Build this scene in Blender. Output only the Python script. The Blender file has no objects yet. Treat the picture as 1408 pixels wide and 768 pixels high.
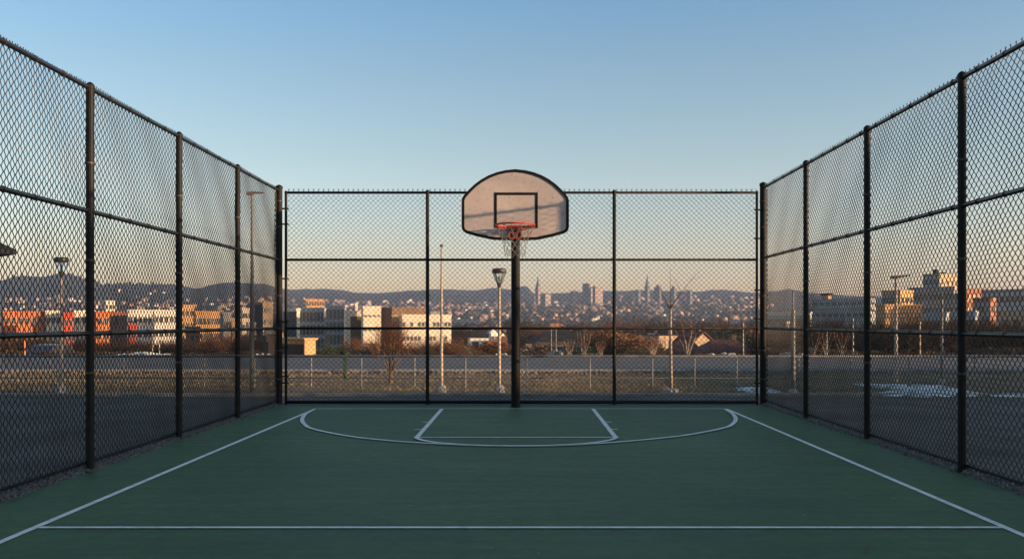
import bpy, math, random
import numpy as np
from mathutils import Vector, Matrix, noise as mnoise
R = random.Random(11)
S = bpy.context.scene
COL = S.collection
rad = math.radians

# ------------------------------------------------------------------ camera numbers
F, CX, CY, EYE = 1300.0, 717.0, 442.0, 1.45
SUN_AZ, SUN_EL = rad(18), rad(7.0)          # azimuth behind +X, elevation
SUN = Vector((math.cos(SUN_AZ)*math.cos(SUN_EL), -math.sin(SUN_AZ)*math.cos(SUN_EL), math.sin(SUN_EL)))
def gp(px, py, h=0.0):                      # a point on level ground at height h
    d = F*(EYE-h)/(py-CY)
    return Vector(((px-CX)/F*d, d, h))
def at(px, py, d):
    return Vector(((px-CX)/F*d, d, EYE+(CY-py)/F*d))

# ------------------------------------------------------------------ materials
MATS = {}
def mat(name, col, rough=0.8, var=0.15, scale=3.0, col2=None, bump=0.0, bscale=None, metal=0.0, spec=0.5, detail=6.0, stretch=None, thr=(0.35, 0.65)):
    if name in MATS: return MATS[name]
    m = bpy.data.materials.new(name); m.use_nodes = True
    nt = m.node_tree; N = nt.nodes; L = nt.links
    b = N['Principled BSDF']
    b.inputs['Roughness'].default_value = rough; b.inputs['Metallic'].default_value = metal
    b.inputs['Specular IOR Level'].default_value = spec
    tc = N.new('ShaderNodeTexCoord'); src = tc.outputs['Object']
    if stretch:
        mp = N.new('ShaderNodeMapping'); mp.inputs['Scale'].default_value = stretch
        L.new(src, mp.inputs['Vector']); src = mp.outputs['Vector']
    nz = N.new('ShaderNodeTexNoise'); nz.inputs['Scale'].default_value = scale; nz.inputs['Detail'].default_value = detail
    nz.inputs['Roughness'].default_value = 0.6
    L.new(src, nz.inputs['Vector'])
    cr = N.new('ShaderNodeValToRGB'); cr.color_ramp.elements[0].position = thr[0]; cr.color_ramp.elements[1].position = thr[1]
    c2 = col2 or tuple(c*(1+var) for c in col); c1 = col if col2 else tuple(c*(1-var) for c in col)
    cr.color_ramp.elements[0].color = (*c1, 1); cr.color_ramp.elements[1].color = (*c2, 1)
    L.new(nz.outputs['Fac'], cr.inputs['Fac']); L.new(cr.outputs['Color'], b.inputs['Base Color'])
    if bump:
        n2 = N.new('ShaderNodeTexNoise'); n2.inputs['Scale'].default_value = bscale or scale*6; n2.inputs['Detail'].default_value = 4
        L.new(src, n2.inputs['Vector'])
        bp = N.new('ShaderNodeBump'); bp.inputs['Strength'].default_value = bump; bp.inputs['Distance'].default_value = 0.02
        L.new(n2.outputs['Fac'], bp.inputs['Height']); L.new(bp.outputs['Normal'], b.inputs['Normal'])
    MATS[name] = m
    return m

# ------------------------------------------------------------------ mesh builder
class MB:
    def __init__(s): s.v = []; s.f = []
    def box(s, x0, x1, y0, y1, z0, z1, M=None):
        n = len(s.v)
        P = [Vector((x, y, z)) for z in (z0, z1) for x, y in ((x0, y0), (x1, y0), (x1, y1), (x0, y1))]
        if M is not None: P = [M @ p for p in P]
        s.v += [tuple(p) for p in P]
        s.f += [tuple(n+i for i in q) for q in ((3,2,1,0), (4,5,6,7), (0,1,5,4), (1,2,6,5), (2,3,7,6), (3,0,4,7))]
        return s
    def prism(s, poly, z0, z1):              # counter-clockwise xy outline
        n = len(s.v); k = len(poly)
        s.v += [(p[0], p[1], z0) for p in poly] + [(p[0], p[1], z1) for p in poly]
        s.f.append(tuple(n+i for i in reversed(range(k)))); s.f.append(tuple(n+k+i for i in range(k)))
        for i in range(k): j = (i+1) % k; s.f.append((n+i, n+j, n+k+j, n+k+i))
        return s
    def prism_y(s, poly, y0, y1):            # outline in xz seen from -y (counter-clockwise)
        n = len(s.v); k = len(poly)
        s.v += [(p[0], y0, p[1]) for p in poly] + [(p[0], y1, p[1]) for p in poly]
        s.f.append(tuple(n+i for i in range(k))); s.f.append(tuple(n+k+i for i in reversed(range(k))))
        for i in range(k): j = (i+1) % k; s.f.append((n+j, n+i, n+k+i, n+k+j))
        return s
    def ring_y(s, outer, inner, y0, y1):     # flat frame between two outlines of equal length
        n = len(s.v); k = len(outer)
        for y in (y0, y1):
            s.v += [(p[0], y, p[1]) for p in outer] + [(p[0], y, p[1]) for p in inner]
        for i in range(k):
            j = (i+1) % k
            s.f += [(n+i, n+j, n+k+j, n+k+i), (n+2*k+j, n+2*k+i, n+3*k+i, n+3*k+j), (n+j, n+i, n+2*k+i, n+2*k+j), (n+k+i, n+k+j, n+3*k+j, n+3*k+i)]
        return s
    def tube(s, pts, r, sides=8, caps=True, closed=False):
        pts = [Vector(p) for p in pts]; k = len(pts)
        rs = r if isinstance(r, (list, tuple)) else [r]*k
        n = len(s.v); up = None
        for i, p in enumerate(pts):
            a = pts[i-1] if (i > 0 or closed) else p
            b = pts[(i+1) % k] if (i < k-1 or closed) else p
            d = (b-a); d = d.normalized() if d.length > 1e-9 else Vector((0,0,1))
            if up is None:
                up = Vector((0,0,1)) if abs(d.z) < 0.9 else Vector((1,0,0))
            u = up - d*up.dot(d)
            if u.length < 1e-5: u = d.orthogonal()
            u.normalize(); w = d.cross(u); up = u
            for q in range(sides):
                t = 2*math.pi*q/sides
                s.v.append(tuple(p + (u*math.cos(t)+w*math.sin(t))*rs[i]))
        for i in range(k if closed else k-1):
            j = (i+1) % k
            for q in range(sides):
                q2 = (q+1) % sides
                s.f.append((n+i*sides+q, n+i*sides+q2, n+j*sides+q2, n+j*sides+q))
        if caps and not closed:
            s.f.append(tuple(n+q for q in reversed(range(sides)))); s.f.append(tuple(n+(k-1)*sides+q for q in range(sides)))
        return s
    def lathe(s, prof, c=(0,0,0), sides=16):  # prof: (radius, z) from bottom to top
        n = len(s.v)
        for r, z in prof:
            for q in range(sides):
                t = 2*math.pi*q/sides
                s.v.append((c[0]+r*math.cos(t), c[1]+r*math.sin(t), c[2]+z))
        for i in range(len(prof)-1):
            for q in range(sides):
                q2 = (q+1) % sides
                s.f.append((n+i*sides+q, n+i*sides+q2, n+(i+1)*sides+q2, n+(i+1)*sides+q))
        s.f.append(tuple(n+q for q in reversed(range(sides))))
        s.f.append(tuple(n+(len(prof)-1)*sides+q for q in range(sides)))
        return s
    def blob(s, c, rx, ry, rz, rnd, seg=10, rings=6, lump=0.15):
        n = len(s.v)
        for i in range(rings+1):
            ph = -math.pi/2 + math.pi*i/rings
            for q in range(seg):
                t = 2*math.pi*q/seg; k = 1+rnd.uniform(-lump, lump)
                s.v.append((c[0]+rx*k*math.cos(ph)*math.cos(t), c[1]+ry*k*math.cos(ph)*math.sin(t), c[2]+rz*k*math.sin(ph)))
        for i in range(rings):
            for q in range(seg):
                q2 = (q+1) % seg
                s.f.append((n+i*seg+q, n+i*seg+q2, n+(i+1)*seg+q2, n+(i+1)*seg+q))
        return s
    def build(s, name, m, parent=None, smooth=False, bevel=0.0, loc=None):
        me = bpy.data.meshes.new(name); me.from_pydata(s.v, [], s.f); me.update()
        if smooth: me.polygons.foreach_set('use_smooth', [True]*len(me.polygons))
        me.materials.append(m)
        o = bpy.data.objects.new(name, me); COL.objects.link(o)
        if parent: o.parent = parent
        if loc: o.location = loc
        if bevel:
            bv = o.modifiers.new('bevel', 'BEVEL'); bv.width = bevel; bv.segments = 2; bv.limit_method = 'ANGLE'
        return o

def np_mesh(name, verts, quads, m, parent=None):
    me = bpy.data.meshes.new(name)
    me.vertices.add(len(verts)); me.vertices.foreach_set('co', np.asarray(verts, dtype=np.float32).ravel())
    q = np.asarray(quads, dtype=np.int32)
    me.loops.add(q.size); me.loops.foreach_set('vertex_index', q.ravel())
    me.polygons.add(len(q)); me.polygons.foreach_set('loop_start', np.arange(0, q.size, q.shape[1], dtype=np.int32))
    me.update(calc_edges=True); me.validate()
    me.materials.append(m)
    o = bpy.data.objects.new(name, me); COL.objects.link(o)
    if parent: o.parent = parent
    return o

def thing(name, label, cat, loc=(0,0,0), rz=0, group=None):
    o = bpy.data.objects.new(name, None); COL.objects.link(o); o.empty_display_size = 0.2
    o.location = loc; o.rotation_euler = (0, 0, rz)
    return tag(o, label, cat, group)
def tag(o, label, cat, group=None):
    o['label'] = label; o['category'] = cat
    if group: o['group'] = group
    return o
def struct(o, kind='structure'):
    o['kind'] = kind; return o
def copy_tree(o, loc, rz=0, sc=1.0, label=None, group=None):
    def rec(a, par):
        c = a.copy(); COL.objects.link(c); c.parent = par
        for ch in KIDS.get(a.name, ()): rec(ch, c)
        return c
    c = rec(o, None); c.location = loc; c.rotation_euler = (0, 0, rz); c.scale = (sc, sc, sc)
    if label: c['label'] = label
    if group: c['group'] = group
    return c
KIDS = {}
def cache(o):
    for a in [x for x in bpy.data.objects if x.parent == o]:
        KIDS.setdefault(o.name, []).append(a); cache(a)

# ------------------------------------------------------------------ terrain
SKY = [(-700,398),(-300,392),(-100,388),(0,385),(20,380),(60,381),(85,376),(110,381),(125,390),(150,392),(180,391),(215,391),(245,393),(272,398),(300,392),(320,390),(345,392),(365,392),(385,398),(400,399),(440,399),(470,400),(485,403),(520,405),(545,402),(590,400),(620,399),(655,401),(680,397),(700,400),(710,402),(714,396),(722,394),(730,398),(733,405),(760,405),(785,404),(815,401),(850,402),(875,401),(920,402),(960,402),(985,400),(1015,402),(1040,405),(1065,403),(1085,399),(1110,404),(1200,409),(1300,410),(1500,404),(2200,400)]
FALL = [(0,0),(41.5,0),(45,-.35),(60,-2.0),(100,-4.6),(200,-9.5),(350,-13),(700,-13),(1200,-8),(1700,8),(2100,24),(9000,30)]
def interp(T, x):
    if x <= T[0][0]: return T[0][1]
    for (a, b), (c, d) in zip(T, T[1:]):
        if x <= c: return b+(d-b)*(x-a)/(c-a)
    return T[-1][1]
def hill_depth(px): return interp([(-300,2600),(120,2700),(250,3300),(700,3800),(1100,3600),(1500,3000)], px)
def height(x, y):
    h = interp(FALL, y)
    if y > 1200:
        h += 3*math.sin(x*0.006+1)*math.sin(y*0.004)
    if y > 1900:
        px = CX+F*x/y; D = hill_depth(px)
        top = EYE+(CY-interp(SKY, px))/F*D
        t = max(0, min(1, (y-1900)/(D-1900))); t = t*t*(3-2*t)
        if y > D: h = top-(y-D)*0.05
        else: h = h*(1-t)+top*t + 9*math.sin(x*0.011+y*0.004)*math.sin(y*0.009)*t*(1-t)*2
        h += 7*mnoise.noise(Vector((x*.008, y*.008, 0)))*t + 4*mnoise.noise(Vector((x*.03, y*.03, 5)))*t
    return h
def on_terrain(px, py, lo=450, hi=3400):     # where the view ray meets the slope
    d = lo; step = 25
    while d < hi:
        x = (px-CX)/F*d
        if height(x, d) >= EYE+(CY-py)/F*d: return Vector((x, d, height(x, d)))
        d += step
    return None

def grid_sheet(name, ys, us, m):
    V = []; Q = []
    for y in ys:
        for u in us:
            x = u*(70+max(0, y)*0.9); V.append((x, y, height(x, y)))
    n = len(us)
    for i in range(len(ys)-1):
        for j in range(n-1):
            Q.append((i*n+j, i*n+j+1, (i+1)*n+j+1, (i+1)*n+j))
    o = np_mesh(name, V, Q, m); o.data.polygons.foreach_set('use_smooth', [True]*len(Q)); return struct(o)

m_earth = mat('valley_earth', (0.026, 0.022, 0.018), 0.95, scale=0.02, col2=(0.06, 0.044, 0.032), detail=10)
m_hill = mat('wooded_hillside', (0.012, 0.019, 0.020), 0.95, scale=0.012, col2=(0.030, 0.036, 0.036), detail=12, spec=.1)
ys = [-80, -20, 0, 20, 41.5, 43, 45, 52, 60, 75, 100, 150, 200, 270, 350, 500, 700, 900, 1100] + list(range(1200, 1951, 50))
grid_sheet('ground', ys, [i/30-1 for i in range(61)], m_earth)
grid_sheet('hills', [1945]+list(range(1960, 3301, 45))+list(range(3320, 3901, 40))+[4000, 4300], [i/150-1 for i in range(301)], m_hill)

# ------------------------------------------------------------------ court and near surfaces
def court_material():
    m = bpy.data.materials.new('green_court_paint'); m.use_nodes = True
    nt = m.node_tree; N = nt.nodes; L = nt.links; b = N['Principled BSDF']
    tc = N.new('ShaderNodeTexCoord')
    def noise(scale, det, st=(1,1,1)):
        mp = N.new('ShaderNodeMapping'); mp.inputs['Scale'].default_value = st; L.new(tc.outputs['Object'], mp.inputs['Vector'])
        n = N.new('ShaderNodeTexNoise'); n.inputs['Scale'].default_value = scale; n.inputs['Detail'].default_value = det; L.new(mp.outputs['Vector'], n.inputs['Vector']); return n.outputs['Fac']
    def ramp(src, stops):
        r = N.new('ShaderNodeValToRGB'); e = r.color_ramp.elements
        e[0].position, e[0].color = stops[0][0], (*stops[0][1], 1); e[1].position, e[1].color = stops[-1][0], (*stops[-1][1], 1)
        for p, c in stops[1:-1]:
            x = e.new(p); x.color = (*c, 1)
        L.new(src, r.inputs['Fac']); return r.outputs['Color']
    base = ramp(noise(0.5, 8), [(0.3, (0.040, 0.090, 0.031)), (0.7, (0.061, 0.122, 0.044))])
    fine = ramp(noise(9, 8, (1, 1, 1)), [(0.3, (0.82,)*3), (0.7, (1.18,)*3)])
    streak = ramp(noise(2.2, 6, (0.35, 2.6, 1)), [(0.35, (0.86,)*3), (0.68, (1.13,)*3)])
    grain = ramp(noise(120, 3), [(0.3, (0.82,)*3), (0.72, (1.2,)*3)])
    def mul(a, c):
        x = N.new('ShaderNodeMix'); x.data_type = 'RGBA'; x.blend_type = 'MULTIPLY'; x.inputs['Factor'].default_value = 1
        L.new(a, x.inputs['A']); L.new(c, x.inputs['B']); return x.outputs['Result']
    c = mul(mul(mul(base, fine), streak), grain)
    # pale scuffs
    sc = ramp(noise(1.7, 9, (0.8, 3.5, 1)), [(0.64, (0,)*3), (0.76, (1,)*3)])
    x = N.new('ShaderNodeMix'); x.data_type = 'RGBA'; ml = N.new('ShaderNodeMath'); ml.operation = 'MULTIPLY'; ml.inputs[1].default_value = 0.42
    L.new(sc, ml.inputs[0]); L.new(ml.outputs[0], x.inputs['Factor']); L.new(c, x.inputs['A']); x.inputs['B'].default_value = (0.13, 0.17, 0.15, 1)
    sk = ramp(noise(13, 2), [(0.735, (0,)*3), (0.76, (1,)*3)]); y = N.new('ShaderNodeMix'); y.data_type = 'RGBA'
    m3 = N.new('ShaderNodeMath'); m3.operation = 'MULTIPLY'; m3.inputs[1].default_value = 0.5; L.new(sk, m3.inputs[0]); L.new(m3.outputs[0], y.inputs['Factor'])
    L.new(x.outputs['Result'], y.inputs['A']); y.inputs['B'].default_value = (0.22, 0.26, 0.24, 1); x = y
    L.new(x.outputs['Result'], b.inputs['Base Color'])
    b.inputs['Roughness'].default_value = 0.62; b.inputs['Specular IOR Level'].default_value = 0.36
    bp = N.new('ShaderNodeBump'); bp.inputs['Strength'].default_value = 0.35; bp.inputs['Distance'].default_value = 0.004
    L.new(noise(160, 3), bp.inputs['Height']); L.new(bp.outputs['Normal'], b.inputs['Normal'])
    return m
def sheet(name, poly, z, m, kind='structure', sub=None):
    b = MB(); n = len(poly); b.v = [(p[0], p[1], z) for p in poly]; b.f = [tuple(range(n))]
    return struct(b.build(name, m), kind)
def rect(x0, x1, y0, y1): return [(x0, y0), (x1, y0), (x1, y1), (x0, y1)]

m_court = court_material()
m_asph = mat('dark_asphalt', (0.040, 0.041, 0.042), 0.9, scale=0.8, col2=(0.100, 0.099, 0.098), bump=0.8, bscale=60, detail=10)
m_road = mat('road_asphalt', (0.060, 0.060, 0.064), 0.8, scale=0.4, col2=(0.085, 0.085, 0.09), detail=10, stretch=(0.3, 2, 1))
m_line = mat('white_line_paint', (0.52, 0.52, 0.49), 0.7, scale=9, col2=(0.85, 0.84, 0.80), detail=12, thr=(.28, .55))
m_conc = mat('grey_concrete', (0.17, 0.17, 0.17), 0.85, scale=3, col2=(0.28, 0.275, 0.265), bump=0.3, detail=10)
m_grassbed = mat('dry_turf_soil_shade_stripes', (0.085, 0.060, 0.037), 0.95, scale=1.2, col2=(0.22, 0.16, 0.092), detail=12, stretch=(0.22, 2.4, 1), bump=0.6, bscale=25)  # soil tones stretched into stripes that also paint in tree shadows
m_dirt = mat('brown_dirt', (0.055, 0.040, 0.030), 0.95, scale=2.5, col2=(0.10, 0.07, 0.05), detail=10, bump=0.6)
m_snow = mat('crusted_snow', (0.16, 0.14, 0.12), 0.8, scale=3.5, col2=(0.62, 0.68, 0.72), bump=0.8, bscale=14, thr=(.42, .56), detail=10)

XS = 4.23
sheet('asphalt_yard', rect(-60, 60, -60, 18.3), 0.004, m_asph)
sheet('court_surface', rect(-4.17, 4.17, -12, 16.42), 0.012, m_court)
sheet('grass_strip', rect(-60, 60, 18.62, 26.2), 0.02, m_grassbed)
sheet('road', rect(-90, 90, 26.8, 40.6), 0.006, m_road)
k = MB(); k.box(-60, 60, 18.36, 18.52, -0.05, 0.06); struct(k.build('kerb', m_conc, bevel=0.02))
k = MB(); k.box(-60, 60, 26.45, 26.62, -0.05, 0.12); struct(k.build('kerb', m_conc, bevel=0.02))
sheet('dirt_strip', rect(4.7, 60, 17.3, 18.34), 0.008, m_dirt); sheet('dirt_strip', rect(-60, -7.2, 17.8, 18.34), 0.008, m_dirt)
# gravel strips under the fences: real little stones
def gravel(name, x0, x1, y0, y1, n, smin, smax, m, z=0.004):
    rn = np.random.RandomState(5+int(abs(x0)*10))
    base = np.array([(-1,-1,0),(1,-1,0),(1,1,0),(-1,1,0),(-.6,-.6,1),(.6,-.6,1),(.6,.6,1),(-.6,.6,1)], float)
    fq = np.array([(4,5,6,7),(0,1,5,4),(1,2,6,5),(2,3,7,6),(3,0,4,7)])
    V = []; Q = []
    for i in range(n):
        s = rn.uniform(smin, smax); a = rn.uniform(0, 6.28); ca, sa = math.cos(a), math.sin(a)
        b = base*np.array([s*rn.uniform(.7,1.3), s*rn.uniform(.6,1.1), s*rn.uniform(.7,1.4)])*(1+rn.uniform(-.25,.25,(8,3)))
        b = np.stack([b[:,0]*ca-b[:,1]*sa+rn.uniform(x0, x1), b[:,0]*sa+b[:,1]*ca+rn.uniform(y0, y1), b[:,2]+z], 1)
        V.append(b); Q.append(fq+8*i)
    return struct(np_mesh(name, np.concatenate(V), np.concatenate(Q), m), 'stuff')
m_grav = mat('mixed_gravel', (0.05, 0.047, 0.045), 0.9, scale=40, col2=(0.16, 0.15, 0.14), detail=2)
m_grav2 = mat('pinkish_edging_stones', (0.10, 0.075, 0.062), 0.9, scale=6, col2=(0.21, 0.165, 0.14), detail=3)
gravel('gravel', -4.52, -4.14, 1, 16.6, 7000, 0.008, 0.02, m_grav, 0.006)
gravel('gravel', 4.14, 4.52, 1, 16.6, 7000, 0.008, 0.02, m_grav, 0.006)
gravel('edging_stones', -30, 30, 26.1, 26.5, 2600, 0.02, 0.05, m_grav2, 0.02)

# painted lines: one mesh, thin flat strips
def strip(mb, pts, w, z, ends=True):
    pts = [Vector((p[0], p[1], 0)) for p in pts]; n = len(mb.v)
    for i, p in enumerate(pts):
        a = pts[max(0, i-1)]; b = pts[min(len(pts)-1, i+1)]; d = (b-a).normalized(); q = Vector((-d.y, d.x, 0))
        mb.v += [(p.x+q.x*w/2, p.y+q.y*w/2, z), (p.x-q.x*w/2, p.y-q.y*w/2, z)]
    for i in range(len(pts)-1): mb.f.append((n+2*i, n+2*i+1, n+2*i+3, n+2*i+2))
def catmull(P, k=10):
    P = [Vector((p[0], p[1], 0)) for p in P]; out = []
    for i in range(len(P)-1):
        a, b, c, d = P[max(0,i-1)], P[i], P[i+1], P[min(len(P)-1,i+2)]
        for j in range(k):
            t = j/k; out.append(0.5*((2*b)+(c-a)*t+(2*a-5*b+4*c-d)*t*t+(3*b-a-3*c+d)*t**3))
    out.append(P[-1]); return out
Z1, Z2, Z3 = 0.016, 0.020, 0.024
def line(name_pts, w, z):
    mb = MB(); strip(mb, name_pts, w, z); return struct(mb.build('court_line', m_line))
YB = 15.6
line([(-3.40, -12), (-3.40, YB)], .055, Z1)
line([(3.38, -12), (3.38, YB)], .055, Z1)
line([(-3.36, YB-.02), (3.34, YB-.02)], .05, Z2)
line([(-3.36, 6.59), (3.34, 6.59)], .05, Z2)
arc = [gp(*p) for p in ((433,563.8),(421,570),(415.5,578),(419,585),(431,591.5),(480,601.5),(540,608),(600,612),(655,614.6),(711,615.5),(767,614.6),(820,611.8),(880,607),(945,599.8),(995,590),(1008,584),(1011.5,577),(1007,570),(997,563.8))]
line(catmull(arc), .06, Z3)
line([(-1.30, 11.7), (-1.31, YB)], .06, Z1)
line([(1.17, 11.7), (1.18, YB)], .06, Z1)
line([(-1.30, 11.72), (1.17, 11.72)], .05, Z2)
ft = [(-0.065+1.235*math.cos(t), 11.74-0.87*math.sin(t)) for t in [math.pi*(1-i/40) for i in range(41)]]
line(ft, .06, 0.028)
for a, b, yy in ((581,591,581.6),(570,580,592),(830,841,581.4),(839,849,591.4)):
    p, q = gp(a, yy), gp(b, yy); line([(p.x, p.y), (q.x, q.y)], .055, Z2)

# ------------------------------------------------------------------ chain-link fences
m_post = mat('black_powder_coated_steel', (0.004, 0.0045, 0.005), 0.6, scale=5, col2=(0.009, 0.009, 0.009), bump=0.15, bscale=50, spec=.22)
m_rail = mat('glossy_black_rail', (0.005, 0.0055, 0.006), 0.32, scale=5, col2=(0.012, 0.012, 0.012), spec=.55)
m_wire = mat('black_vinyl_wire', (0.008, 0.009, 0.011), 0.45, scale=3, col2=(0.020, 0.021, 0.024), spec=0.35)
m_frust = mat('weathered_fence_clamp', (0.02, 0.018, 0.016), 0.6, scale=30, col2=(0.08, 0.045, 0.03))
def wire_panel(name, length, z0, z1, pitch, parent, r=0.0042, barbs=True, sides=4):
    """woven zigzag wires along +x, centred on y=0"""
    nx = max(2, round(length/(pitch/2))); hx = length/nx
    nz = round((z1-z0)/(pitch/2)); hz = (z1-z0)/nz
    V = []; Q = []; off = 0
    ang = [math.pi/4+2*math.pi*q/sides for q in range(sides)]
    rn = np.random.RandomState(3)
    for kx in range(nx):
        j = np.arange(nz+1); ext = (j+kx) % 2
        s = (kx+ext)*hx; z = z0+j*hz
        ss = s + rn.uniform(-.002, .002, nz+1); zz = z + rn.uniform(-.0012, .0012, nz+1)
        dep = np.where(ext == 1, r*0.9, -r*0.9)
        dep = dep + .010*np.sin(s*2.3+1)*np.sin(z*2.9) + .005*np.sin(s*6.1+z*4.3); P = np.stack([ss, dep, zz], 1)
        if barbs:
            top = P[-1] + np.array([(-1 if ext[-1] else 1)*hx*0.35, 0.006, 0.034]); P = np.vstack([P, top])
        n = len(P)
        ring = np.stack([np.array([math.cos(a)*r*1.2, math.sin(a)*r, 0]) for a in ang])
        vv = (P[:, None, :]+ring[None]).reshape(-1, 3); V.append(vv)
        i = np.arange(n-1)[:, None]*sides; q = np.arange(sides)[None]; q2 = (q+1) % sides
        Q.append(np.stack([i+q, i+q2, i+sides+q2, i+sides+q], -1).reshape(-1, 4)+off); off += n*sides
    return np_mesh(name, np.concatenate(V), np.concatenate(Q), m_wire, parent)

RAILS = (3.70, 2.53, 1.335)
BAY = 2.34
def side_fence(sgn, label, corner_y=16.5, BAY=2.41, RAILS=(3.735, 2.53, 1.335)):
    t = thing('chain_link_fence', label, 'fence', (sgn*XS, 0, 0))
    n = 8; posts = [corner_y-i*BAY for i in range(n)]
    for i, y in enumerate(posts):
        b = MB(); r = 0.058 if i == 0 else 0.039; top = RAILS[0]+(.09 if i == 0 else .05)
        b.lathe([(r, 0), (r, top-.06), (r*1.12, top-.058), (r*1.12, top-.02), (r*.7, top), (r*.2, top+.012)], (0, y, 0), 14)
        o = b.build('corner_post' if i == 0 else 'post', m_post, t, smooth=False)
        for z in ((0.45, 0.95, 1.335, 1.9, 2.53, 3.1, 3.55) if i == 0 else (0.95, 2.05, 3.0)):
            b = MB(); b.lathe([(r+.004, -.012), (r+.007, -.008), (r+.007, .008), (r+.004, .012)], (0, y, z), 12); b.build('clamp', m_frust, o)
    for z in RAILS:
        b = MB(); yy = [corner_y, corner_y-BAY*7-1.2]
        b.tube([(sgn*0.0, yy[0], z), (sgn*0.0, yy[1], z)], 0.0235, 10); b.build('top_rail' if z > 3 else 'middle_rail', m_rail, t, smooth=True)
    b = MB(); b.tube([(sgn*.035, corner_y, .075), (sgn*.035, corner_y-BAY*7-1.2, .075)], 0.014, 8); b.build('bottom_rail', m_post, t, smooth=True)
    b = MB(); b.box(sgn*.045-.004, sgn*.045+.004, corner_y-.105, corner_y-.085, .06, RAILS[0]-.03); b.build('tension_bar', m_post, t)
    p0 = None
    for i in range(n):
        if p0 is None:
            p0 = wire_panel('mesh_panel', BAY, 0.045, RAILS[0]+.03, 0.087, t); o = p0
        else:
            o = p0.copy(); COL.objects.link(o); o.parent = t
        o.rotation_euler = (0, 0, rad(90)); o.location = (sgn*.036, corner_y-(i+1)*BAY, 0)
    b = MB(); b.tube([(.028*math.cos(a), .004*a, .028*math.sin(a)) for a in [k*.9 for k in range(8)]], .0035, 4)
    tie = None
    for z in RAILS:
        for i in range(27):
            y = corner_y-.3-i*.5
            if tie is None: tie = b.build('wire_tie', m_frust, t); o = tie
            else: o = tie.copy(); COL.objects.link(o); o.parent = t
            o.location = (0, y, z)
    return t
side_fence(-1, 'tall black chain-link fence along the left side of the court')
side_fence(1, 'tall black chain-link fence along the right side of the court', 16.55, 2.49, (3.79, 2.565, 1.335))

t = thing('chain_link_fence', 'tall black chain-link fence closing the far end behind the hoop', 'fence', (0, 16.5, 0))
xb = [-4.11, -1.64, 1.62, 4.11]
for i, x in enumerate(xb):
    b = MB(); r = 0.024 if i in (0, 3) else 0.031; top = 3.73 if i in (0, 3) else 3.745
    b.lathe([(r, 0), (r, top-.05), (r*1.12, top-.048), (r*1.12, top-.02), (r*.7, top)], (x, 0, 0), 12); b.build('end_post' if i in (0, 3) else 'post', m_post, t)
for z in RAILS:
    b = MB(); b.tube([(xb[0], 0, z), (xb[3], 0, z)], 0.022, 10); b.build('top_rail' if z > 3 else 'middle_rail', m_post, t, smooth=True)
b = MB(); b.tube([(xb[0], 0, .05), (xb[3], 0, .05)], 0.03, 10); b.build('bottom_rail', m_post, t, smooth=True)
for i in range(3):
    o = wire_panel('mesh_panel', xb[i+1]-xb[i], 0.05, 3.735, 0.087, t, r=.0048); o.location = (xb[i], .034, 0)
for sx, x in ((-1, -4.11), (1, 4.11)):
    for z in (0.38, 0.5, 1.0, 1.45, 2.2, 3.15, 3.42) if sx < 0 else (0.38, 1.0, 1.5, 2.0, 2.9, 3.4):
        b = MB(); b.box(x-.05 if sx > 0 else x-.14, x+.14 if sx > 0 else x+.05, -.018, .018, z-.013, z+.013); b.build('hinge_band', m_post, t, bevel=.004)

# ------------------------------------------------------------------ basketball hoop
m_board = None
def board_material():
    m = bpy.data.materials.new('weathered_backboard_painted_shadow'); m.use_nodes = True
    nt = m.node_tree; N = nt.nodes; L = nt.links; b = N['Principled BSDF']; tc = N.new('ShaderNodeTexCoord')
    def noise(scale, det, st=(1,1,1), loc=(0,0,0), rot=(0,0,0)):
        mp = N.new('ShaderNodeMapping'); mp.inputs['Scale'].default_value = st; mp.inputs['Location'].default_value = loc; mp.inputs['Rotation'].default_value = rot
        L.new(tc.outputs['Object'], mp.inputs['Vector'])
        n = N.new('ShaderNodeTexNoise'); n.inputs['Scale'].default_value = scale; n.inputs['Detail'].default_value = det; L.new(mp.outputs['Vector'], n.inputs['Vector']); return n.outputs['Fac']
    def ramp(src, a, ca, c, cc):
        r = N.new('ShaderNodeValToRGB'); e = r.color_ramp.elements
        e[0].position, e[0].color = a, (*ca, 1); e[1].position, e[1].color = c, (*cc, 1); L.new(src, r.inputs['Fac']); return r.outputs['Color']
    def mix(f, a, bb):
        x = N.new('ShaderNodeMix'); x.data_type = 'RGBA'
        L.new(f, x.inputs['Factor']); L.new(a, x.inputs['A'])
        x.inputs['B'].default_value = (*bb, 1); return x.outputs['Result']
    c = ramp(noise(3, 8), .3, (0.42, 0.35, 0.32), .7, (0.53, 0.435, 0.39))
    c = mix(ramp(noise(1.5, 7, (0.45, 1, 1.9), (.3, 0, .15), (0, rad(9), 0)), .52, (0,)*3, .68, (.7,)*3), c, (0.36, 0.32, 0.31))  # broad tilted smudge: branch shadow painted in together with grime
    c = mix(ramp(noise(11, 6), .58, (0,)*3, .72, (.55,)*3), c, (0.27, 0.20, 0.16))
    c = mix(ramp(noise(26, 4), .64, (0,)*3, .72, (.85,)*3), c, (0.20, 0.12, 0.09))
    c = mix(ramp(noise(60, 3), .67, (0,)*3, .77, (.7,)*3), c, (0.12, 0.09, 0.08))
    L.new(c, b.inputs['Base Color']); b.inputs['Roughness'].default_value = .6
    return m
BX, BY = -0.10, 15.2
def bpt(px, py): return ((px-CX)/F*BY-BX, EYE+(CY-py)/F*BY)
half = [(708.5,232.6),(722,234),(734,236.8),(745,241),(755,246.5),(764,253),(772,260.5),(778,267),(781,271),(782.3,275.5),(782.3,313),(780.5,317.5),(776,320.5),(760,325),(739,329.5),(724,330),(708.5,330)]
outl = [bpt(*p) for p in half] + [bpt(1417-p[0], p[1]) for p in half[-2:0:-1]]     # clockwise seen from the camera
outl = outl[::-1]
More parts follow.
